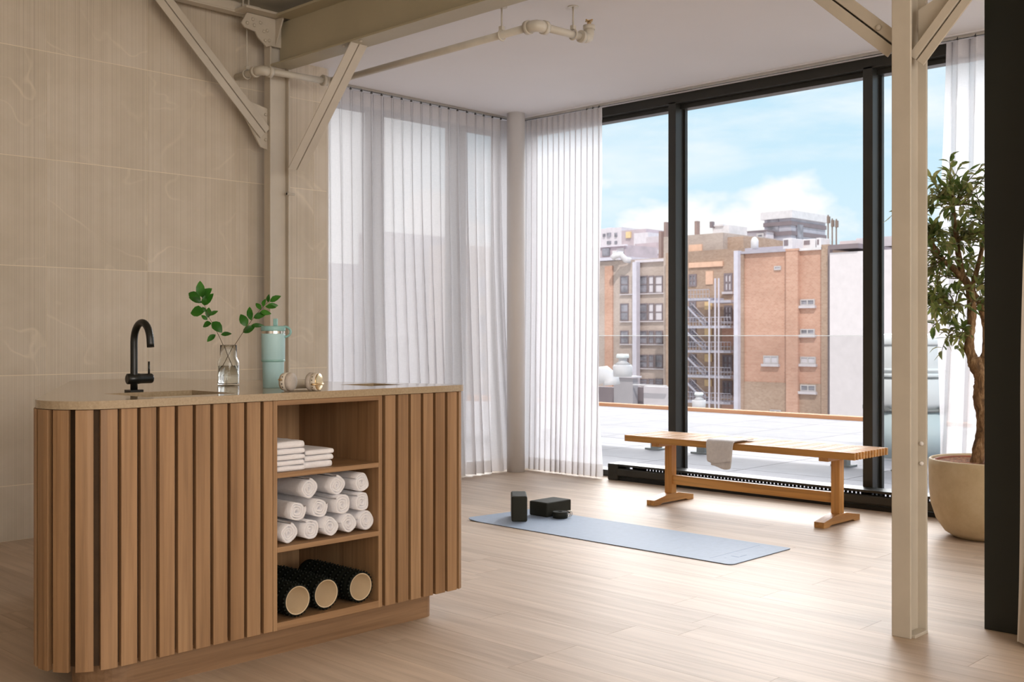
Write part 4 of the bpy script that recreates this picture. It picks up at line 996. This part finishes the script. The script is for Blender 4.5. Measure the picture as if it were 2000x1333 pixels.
# ================================================================ CITY
def zx(py, px, D): return zat(py, onX(px, D)[1])
def cbox(D, px0, px1, yt, yb=None, depth=10, z0=-30):
    y1, y0 = onX(px0, D)[0], onX(px1, D)[0]; pm = (px0+px1)/2
    return (D, D+depth, y0, y1, zx(yb, pm, D) if yb else z0, zx(yt, pm, D))
def bld(name, label, D, parts):
    t_ = thing(name, label, 'building' if 'building' in name or 'tower' in name or 'house' in name else name.split('_')[-1])
    for nm, mat, a in parts: MB().box(*a).build(nm, M[mat], t_)
    return t_
def win(root, D, px0, px1, y0, y1, pane='citypane', frame='cityframe', cols=1, rows=1, sill=True, f=.12):
    a = cbox(D, px0, px1, y0, y1, .1); x, _, ya, yb, za, zb = a
    m_ = MB(); x_ = x-.14; m_.box(x_, x+.05, ya, yb, zb-f, zb).box(x_, x+.05, ya, yb, za, za+f).box(x_, x+.05, ya, ya+f, za+f, zb-f).box(x_, x+.05, yb-f, yb, za+f, zb-f)
    for c_ in range(1, cols): q = ya+(yb-ya)*c_/cols; m_.box(x_, x+.05, q-f/2, q+f/2, za+f, zb-f)
    for r_ in range(1, rows): q = za+(zb-za)*r_/rows; m_.box(x_+.02, x+.04, ya+f, yb-f, q-f/2, q+f/2)
    w_ = m_.build('window', M[frame], root)
    MB().box(x-.06, x+.03, ya+f*.9, yb-f*.9, za+f*.9, zb-f*.9).build('pane', M[pane], w_)
    if sill: MB().box(x-.35, x, ya-.15, yb+.15, za-.28, za-.01).build('sill', M['lavender'], root)
# 1 brick building
D1 = 100
t1 = bld('brick_building', 'tall red brick building with small windows across the street', D1, [('wall', 'redbrick', cbox(D1, 1441, 1608, 492, depth=12)), ('pilaster', 'redbrick', cbox(D1-.5, 1535, 1558, 489, depth=1)), ('corner_strip', 'brownbrick', cbox(D1-.3, 1604, 1619, 478, depth=12)), ('corner_strip', 'brownbrick', cbox(D1-.25, 1440, 1452, 497, depth=2)),
    ('lower_wall', 'brownbrick', cbox(D1-.12, 1452, 1604, 748, depth=2)), ('drainpipe', 'capdark', cbox(D1-.5, 1617, 1620.5, 480, depth=.6)), ('coping', 'roofgrey', cbox(D1-.3, 1441, 1536, 489, 494, depth=12)), ('coping', 'hvac', cbox(D1-.3, 1558, 1605, 484, 489, depth=3))])
for a in ((1564, 1592, 585, 597), (1564, 1592, 643, 654), (1564, 1594, 697, 711), (1492, 1521, 695, 711), (1564, 1594, 752, 765), (1505, 1526, 801, 812)): win(t1, D1-(.12 if a[2] > 740 else 0), *a, pane='palepane' if 690 < a[2] < 700 else 'citypane', cols=2)
win(t1, D1, 1513, 1526, 520, 528, pane='palepane', sill=False)
# rooftop plant on it
for lb, px0, px1, a, b, mt, dd in (('grey cooling unit left of the chimney on the brick roof', 1529, 1547, 466, 488, 'hvac', 2.5), ('white cooling unit with a dark grille on the brick roof', 1568, 1592, 467, 486, 'hvac', 2.5), ('narrow white cabinet at the right end of the brick roof', 1594, 1603, 465, 486, 'hvac', 2)):
    t_ = thing('rooftop_unit', lb, 'rooftop unit', group='cooling units on the brick roof'); MB().box(*cbox(D1+2, px0, px1, a, b, dd)).build('casing', M[mt], t_, bevel=.05)
    MB().box(*cbox(D1+1.95, px0+2, px0+(px1-px0)*.55, a+3, b-8, .1)).build('grille', M['capdark'], t_)
q = cbox(D1+3, 1455, 1530, 483, 490, 3); o = MB().box(*q).build('roof_ridge', M['roofgrey']); tag(o, 'low grey metal roof ridge above the left part of the brick building', 'roof')
o = MB().lathe([(.4, 0), (.4, .9), (.25, 1.2), (.02, 1.3)], 14, T(*P(1474, 487, 115)), True, True).build('roof_vent', M['hvac']); tag(o, 'small white domed vent on the roof ridge', 'vent')
o = thing('chimney', 'square brick chimney top on the brick building', 'chimney'); MB().box(*cbox(D1-.55, 1534, 1559, 486, 490, 1.2)).build('cap', M['redbrick'], o)
# antennas
for px, a, b, lb in ((1617, 420, 480, 'tall brown antenna mast, left of the cluster of three on the roof'), (1625, 427, 455, 'middle antenna mast of the three on the roof'), (1633, 428, 466, 'right antenna mast of the three with a small panel')):
    t_ = thing('antenna_mast', lb, 'antenna', group='antenna masts on the roof'); MB().box(*cbox(D1+6, px-1, px+.8, a, 495, .12)).build('mast', M['antenna'], t_); MB().box(*cbox(D1+5.9, px-2, px+2.2, a+3, a+16, .3)).build('panel', M['antenna'], t_)
# 2 pale wall
bld('plain_building', 'plain pale rendered building right of the red brick one', 99, [('wall', 'whitewall', cbox(99, 1620.5, 2050, 482, depth=16)), ('parapet', 'capdark', cbox(98.7, 1620.5, 1676, 477, 486, depth=16)), ('rooftop_block', 'lavender', cbox(106, 1640, 1690, 470, 482, depth=8)), ('rooftop_block', 'lavender', cbox(108, 1672, 1760, 463, 482, depth=8))])
# 3 modern tower behind: two faces
D4 = 170
t4 = thing('office_tower', 'pale modern office block with banded glazing behind the brick roof', 'building')
ax_, _, ya4, yb4, _, zt4 = cbox(D4, 1493, 1545, 417, None)
dl = onX(1545, D4)[0]; yl = onX(1493, D4)[0]
# right-hand flank recedes along +X, length chosen so that it ends near x=1612
def onYpx(px, Yp): r = ray(px); return Yp*r[0]/r[1]
xe = onYpx(1612, dl)
MB().box(D4, xe, dl, yl, -30, zt4-1).build('body', M['glassgrey'], t4); MB().box(D4-.5, xe+.5, dl-.5, yl+.5, zt4-1, zt4+.3).build('roof_slab', M['hvac'], t4)
for py in (438, 457):
    z_ = zat(py, onX(1519, D4)[1]); MB().box(D4-.25, xe, dl-.25, yl+.1, z_-.35, z_+.35).build('band', M['capdark'], t4)
for k_ in range(7): x_ = D4+(xe-D4)*(k_+.3)/7; MB().box(x_, x_+(xe-D4)*.1, dl-.15, dl, zat(436, onX(1519, D4)[1]), zt4-2).build('wall_panel', M['lavender'], t4)
MB().box(D4-.15, D4, dl+(yl-dl)*.45, yl-.6, zat(455, onX(1519, D4)[1]), zat(440, onX(1519, D4)[1])).build('window', M['citypane'], t4)
MB().box(D4-.15, D4, dl+(yl-dl)*.45, yl-.6, zat(436, onX(1519, D4)[1]), zat(423, onX(1519, D4)[1])).build('window', M['citypane'], t4)
MB().box(D4+(xe-D4)*.14, D4+(xe-D4)*.30, dl-.3, dl, zat(470, onX(1519, D4)[1]), zt4-2).build('stair_glazing', M['citypane'], t4)
MB().box(D4, xe, dl-.2, dl, zat(462, onX(1519, D4)[1]), zat(442, onX(1519, D4)[1])).build('pale_band', M['farwhite'], t4) if False else None
t5 = bld('office_building', 'low pale annex left of the modern office block', D4-3, [('wall', 'farwhite', cbox(D4-3, 1457, 1497, 452, depth=2.4)), ('band', 'capdark', cbox(D4-3.3, 1457, 1497, 467, 469, depth=1)), ('eaves', 'capdark', cbox(D4-3.5, 1456, 1497, 450.5, 453, depth=2.9))])
win(t5, D4-3.2, 1478, 1492, 456, 466, sill=False, f=.3)
# 4 fire escape building
D3 = 108
t6 = bld('brown_building', 'brown brick building with a grey fire escape between the window mullions', D3, [('wall', 'brownbrick', cbox(D3, 1300, 1442, 490, depth=7)), ('upper_wall', 'tanbrick', cbox(D3+1, 1296, 1412, 459, depth=12)), ('upper_wall', 'brownbrick', cbox(D3+2, 1408, 1452, 463, depth=10)), ('painted_band', 'pinkpaint', cbox(D3-.2, 1345, 1411, 512, 522, depth=1)), ('painted_panel', 'pinkpaint', cbox(D3+.8, 1345, 1370, 478, 502, depth=1)),
    ('painted_bay', 'pinkpaint', cbox(D3-.1, 1378, 1392, 530, 556, depth=.5)), ('painted_bay', 'plywood', cbox(D3-.1, 1376, 1390, 590, 605, depth=.5)), ('painted_bay', 'plywood', cbox(D3-.1, 1376, 1390, 640, 655, depth=.5)), ('painted_bay', 'plywood', cbox(D3-.1, 1376, 1390, 692, 707, depth=.5)), ('painted_bay', 'plywood', cbox(D3-.1, 1376, 1390, 742, 755, depth=.5)),
    ('brick_bay', 'redbrick', cbox(D3-.1, 1410, 1432, 642, 676, depth=.5)), ('brick_bay', 'redbrick', cbox(D3-.1, 1410, 1432, 786, 810, depth=.5))])
for a in ((1415, 1431, 534, 570), (1415, 1431, 597, 628), (1412, 1431, 694, 725), (1412, 1431, 744, 772)): win(t6, D3, *a, pane='palepane' if a[2] < 640 else 'citypane', frame='capdark', cols=2, rows=2, f=.2)
for a in ((1346, 1361, 536, 560), (1346, 1360, 588, 630), (1346, 1360, 640, 680), (1346, 1360, 692, 730), (1346, 1360, 742, 780)): win(t6, D3, *a, frame='capdark', cols=2, rows=2, sill=False, f=.2)
DF = 105
fe = thing('fire_escape', 'grey steel fire escape with flights of stairs on the brown building', 'fire escape')
fx = onX(1342, DF)[0]; f1 = onX(1391, DF)[0]; f2 = onX(1433, DF)[0]
def zF(py, px=1390): return zat(py, onX(px, DF)[1])
for k_, py in enumerate((584.5, 639, 687, 736, 786)):
    z_ = zF(py); pf = MB().box(DF-.6, DF+2.4, f2 if k_ else f1, fx, z_-.14, z_+.14).build('landing', M['escape'], fe)
    if k_ == 0: MB().box(DF-.6, DF+2.4, f2, f1, zF(590)-.14, zF(590)+.14).build('landing', M['escape'], fe)
    rl = MB(); y = f2 if k_ else f1
    rl.box(DF-.6, DF-.54, y, fx, z_+1.05, z_+1.12).box(DF-.6, DF-.54, y, fx, z_+.55, z_+.6)
    while y < fx: rl.box(DF-.6, DF-.56, y, y+.04, z_, z_+1.1); y += .42
    rl.build('railing', M['escape'], fe)
for k_, (a, b) in enumerate(((598, 636), (648, 684), (697, 733), (747, 783))):
    p0, p1 = P(1344, a, onX(1344, DF)[1]), P(1380, b, onX(1380, DF)[1]); p0.x = p1.x = DF-.4
    for dx in (0, 1.0): 
        MB().tube([p0+Vector((dx, 0, 0)), p1+Vector((dx, 0, 0))], .13, 4).build('stair_stringer', M['escape'], fe)
    tr_ = MB()
    for j in range(11): q = p0.lerp(p1, (j+.5)/11); tr_.box(q.x, q.x+1, q.y-.15, q.y+.15, q.z-.03, q.z+.03)
    tr_.build('stair_treads', M['escape'], fe)
    MB().tube([p0+Vector((0, 0, .95)), p1+Vector((0, 0, .95))], .04, 4).build('handrail', M['escape'], fe)
for px in (1391.5, 1403, 1410): y_ = onX(px, DF)[0]; MB().box(DF-.7, DF-.55, y_-.07, y_+.07, -30, zF(545 if px > 1395 else 584)).build('upright', M['duct'], fe)
o = MB().box(*cbox(D1-.8, 1433, 1441, 490, None, .7)).build('wall_duct', M['duct']); tag(o, 'tall pale metal duct running up between the brown and red brick buildings', 'duct')
for px, a, b, lb, mt in ((1359, 432, 470, 'thin chimney pipe on the tan roof, just right of the near mullion', 'chimney'), (1299, 434, 470, 'thin chimney pipe on the far roof, just left of the near mullion', 'chimney'), (1289, 452, 470, 'short chimney stub left of the near mullion', 'chimney')):
    o = MB().box(*cbox(D3+3 if px > 1340 else 119, px-2.5, px+2.5, a, 520, .6)).build('chimney_pipe', M[mt]); tag(o, lb, 'chimney', 'chimney pipes on the roofs')
t_ = thing('roof_lantern', 'white louvred roof lantern on the brown building', 'roof lantern'); MB().box(*cbox(D3+4, 1392, 1424, 441, 459, 4)).build('casing', M['hvac'], t_); MB().box(*cbox(D3+3.8, 1394, 1412, 439, 442, 3)).build('lid', M['hvac'], t_); MB().box(*cbox(D3+3.5, 1386, 1391, 433, 445, .5)).build('flue', M['capdark'], t_)
# 5 tan building left, with windows
D5 = 118
t7 = bld('tan_building', 'tan building with ranks of tall windows behind the first window pane', D5, [('wall', 'tanbrick', cbox(D5, 1060, 1297, 511, depth=9)), ('strip', 'redbrick', cbox(D5-.2, 1181, 1196, 520, depth=1)), ('coping', 'duct', cbox(D5-.4, 1060, 1222, 506, 512, depth=9)), ('coping', 'farwhite', cbox(D5-.4, 1240, 1297, 507, 512, depth=9)),
    ('end_pier', 'brownbrick', cbox(D5-.3, 1297, 1303, 480, depth=8))])
for a, b in ((539, 573), (593, 627), (646, 672), (693, 719), (740, 752)):
    for px0, px1, pn in ((1212, 1228, 'citypane'), (1245, 1265, 'citypane'), (1267, 1278, 'palepane'), (1280, 1295, 'palepane')): win(t7, D5, px0, px1, a, b, pane=pn if a < 640 else 'citypane', frame='capdark', rows=2, f=.13, sill=False)
    MB().box(*cbox(D5-.3, 1210, 1297, b+.5, b+2.5, .4)).build('sill', M['lavender'], t7)
o = MB().box(*cbox(D5-1.2, 1235, 1243, 512, None, .8)).build('wall_duct', M['duct']); tag(o, 'pale lavender duct running down the tan building', 'duct')
# 6 far roofscape
bld('far_building', 'far white apartment building with square windows at the left edge of the view', 200, [('wall', 'farwhite', cbox(200, 1120, 1214, 448, depth=14)), ('lift_house', 'farwhite', cbox(203, 1184, 1194, 445, 450, depth=3))]+[('window', 'citypane', cbox(199.7, a, b, c_, d_, .5)) for a, b, c_, d_ in ((1177, 1181, 457, 463), (1185, 1192, 455, 463), (1200, 1204, 455, 463), (1185, 1192, 471, 477), (1200, 1204, 471, 477))])
bld('far_building', 'far mauve building with a warm pale bay behind the tan one', 190, [('wall', 'farpurple', cbox(190, 1214, 1262, 449, depth=14)), ('wall', 'farwhite', cbox(188, 1238, 1266, 455, depth=8)), ('bay', 'plywood', cbox(189.6, 1222, 1231, 453, 465, 1))])
bld('far_building', 'far low rooftop block beside the chimney stubs', 150, [('wall', 'lavender', cbox(150, 1262, 1300, 462, depth=14)), ('wall', 'farpurple', cbox(148, 1240, 1290, 475, depth=4)), ('window', 'citypane', cbox(147.8, 1270, 1276, 488, 496, .5)), ('window', 'palepane', cbox(147.8, 1280, 1286, 488, 496, .5))])
bld('far_building', 'far grey rooftop block above the left coping', 130, [('wall', 'farpurple', cbox(130, 1120, 1222, 482, depth=8)), ('window', 'citypane', cbox(129.8, 1176, 1190, 485, 500, .5)), ('window', 'greywall', cbox(129.8, 1205, 1218, 485, 500, .5)), ('parapet', 'farwhite', cbox(129.7, 1120, 1222, 481, 484, .5))])
o = MB().tube([P(1195, 505, 148), P(1202, 500, 148), P(1212, 498, 148), P(1222, 508, 148), P(1232, 510, 148)], .4, 8).build('roof_duct', M['hvac']); tag(o, 'white bent roof duct on the tan building', 'duct')
o = MB().box(*cbox(117, 1196, 1204, 490, 508, 1.5)).build('roof_unit', M['hvac']); tag(o, 'small white box unit at the start of the bent roof duct', 'rooftop unit')
# 7 nearer roof plant below the terrace edge
D7 = 32
t8 = bld('plant_house', 'grey rooftop plant screen below a white mushroom vent', D7, [('wall', 'greywall', cbox(D7, 1199, 1236, 737, None, depth=.3, z0=-30)), ('wall', 'capdark', cbox(D7+.5, 1150, 1200, 756, None, depth=.3, z0=-30)), ('wall', 'capdark', cbox(D7+.4, 1236, 1257, 756, None, depth=.3, z0=-30)), ('wall', 'lavender', cbox(D7+.2, 1257, 1310, 756, None, depth=.3, z0=-30)), ('rail', 'hvac', cbox(D7-.1, 1236, 1300, 752, 754, .1)), ('coping', 'farwhite', cbox(D7-.1, 1198, 1237, 735, 738, .5))])
t8['category'] = 'rooftop screen'
def mushroom(px, pyb, d, s, lb):
    p = P(px, pyb, d); t_ = thing('mushroom_vent', lb, 'vent', tuple(p), group='mushroom vents below the terrace')
    MB().lathe([(.28*s, 0), (.30*s, .30*s), (.27*s, .36*s)], 20, None, True, True).build('drum', M['hvac'], t_); MB().lathe([(.26*s, .36*s), (.12*s, .46*s), (.12*s, .56*s)], 20, None, True, True).build('neck', M['hvac'], t_); MB().lathe([(.19*s, .56*s), (.20*s, .62*s), (.17*s, .68*s)], 20, None, True, True).build('cap', M['tank'], t_)
mushroom(1216, 736, 33, 1.0, 'white mushroom vent standing on the grey plant screen'); mushroom(1365, 798, 26, .55, 'small white mushroom vent just above the terrace edge')
o = MB().tube([P(1165, 735, 34.5), P(1182, 732, 34.5), P(1193, 742, 34.5), P(1194, 752, 34.5)], .28, 12).build('duct_elbow', M['hvac']); tag(o, 'white duct elbow beside the plant screen', 'duct')
# 8 buildings beyond the long curtain (towards +Y)
def ybox(D, px0, px1, yt, depth=3):
    x0 = onYpx(px0, D); x1 = onYpx(px1, D); return (x0, x1, D, D+depth, -30, zat(yt, onY((px0+px1)/2, D)[1]))
for nm, D, px0, px1, yt, mt in (('pale building behind the left end of the long curtain', 60, 560, 745, 514, 'greywall'), ('taller building behind the middle of the long curtain', 70, 745, 885, 458, 'greywall'), ('building behind the right end of the long curtain', 66, 885, 1060, 484, 'tanbrick')):
    t_ = thing('side_building', nm, 'building'); a = ybox(D, px0, px1, yt); MB().box(*a).build('wall', M[mt], t_)
    nx = 5
    for i in range(nx):
        for j in range(7):
            x_ = a[0]+(a[1]-a[0])*(i+.3)/nx; z_ = a[5]-2.6-3.2*j; w_ = MB().box(x_, x_+(a[1]-a[0])*.4/nx, D-.08, D+.02, z_-1.6, z_).build('window', M['cityframe'], t_)
            MB().box(x_+.12, x_+(a[1]-a[0])*.4/nx-.12, D-.1, D-.07, z_-1.48, z_-.12).build('pane', M['citypane'], w_)
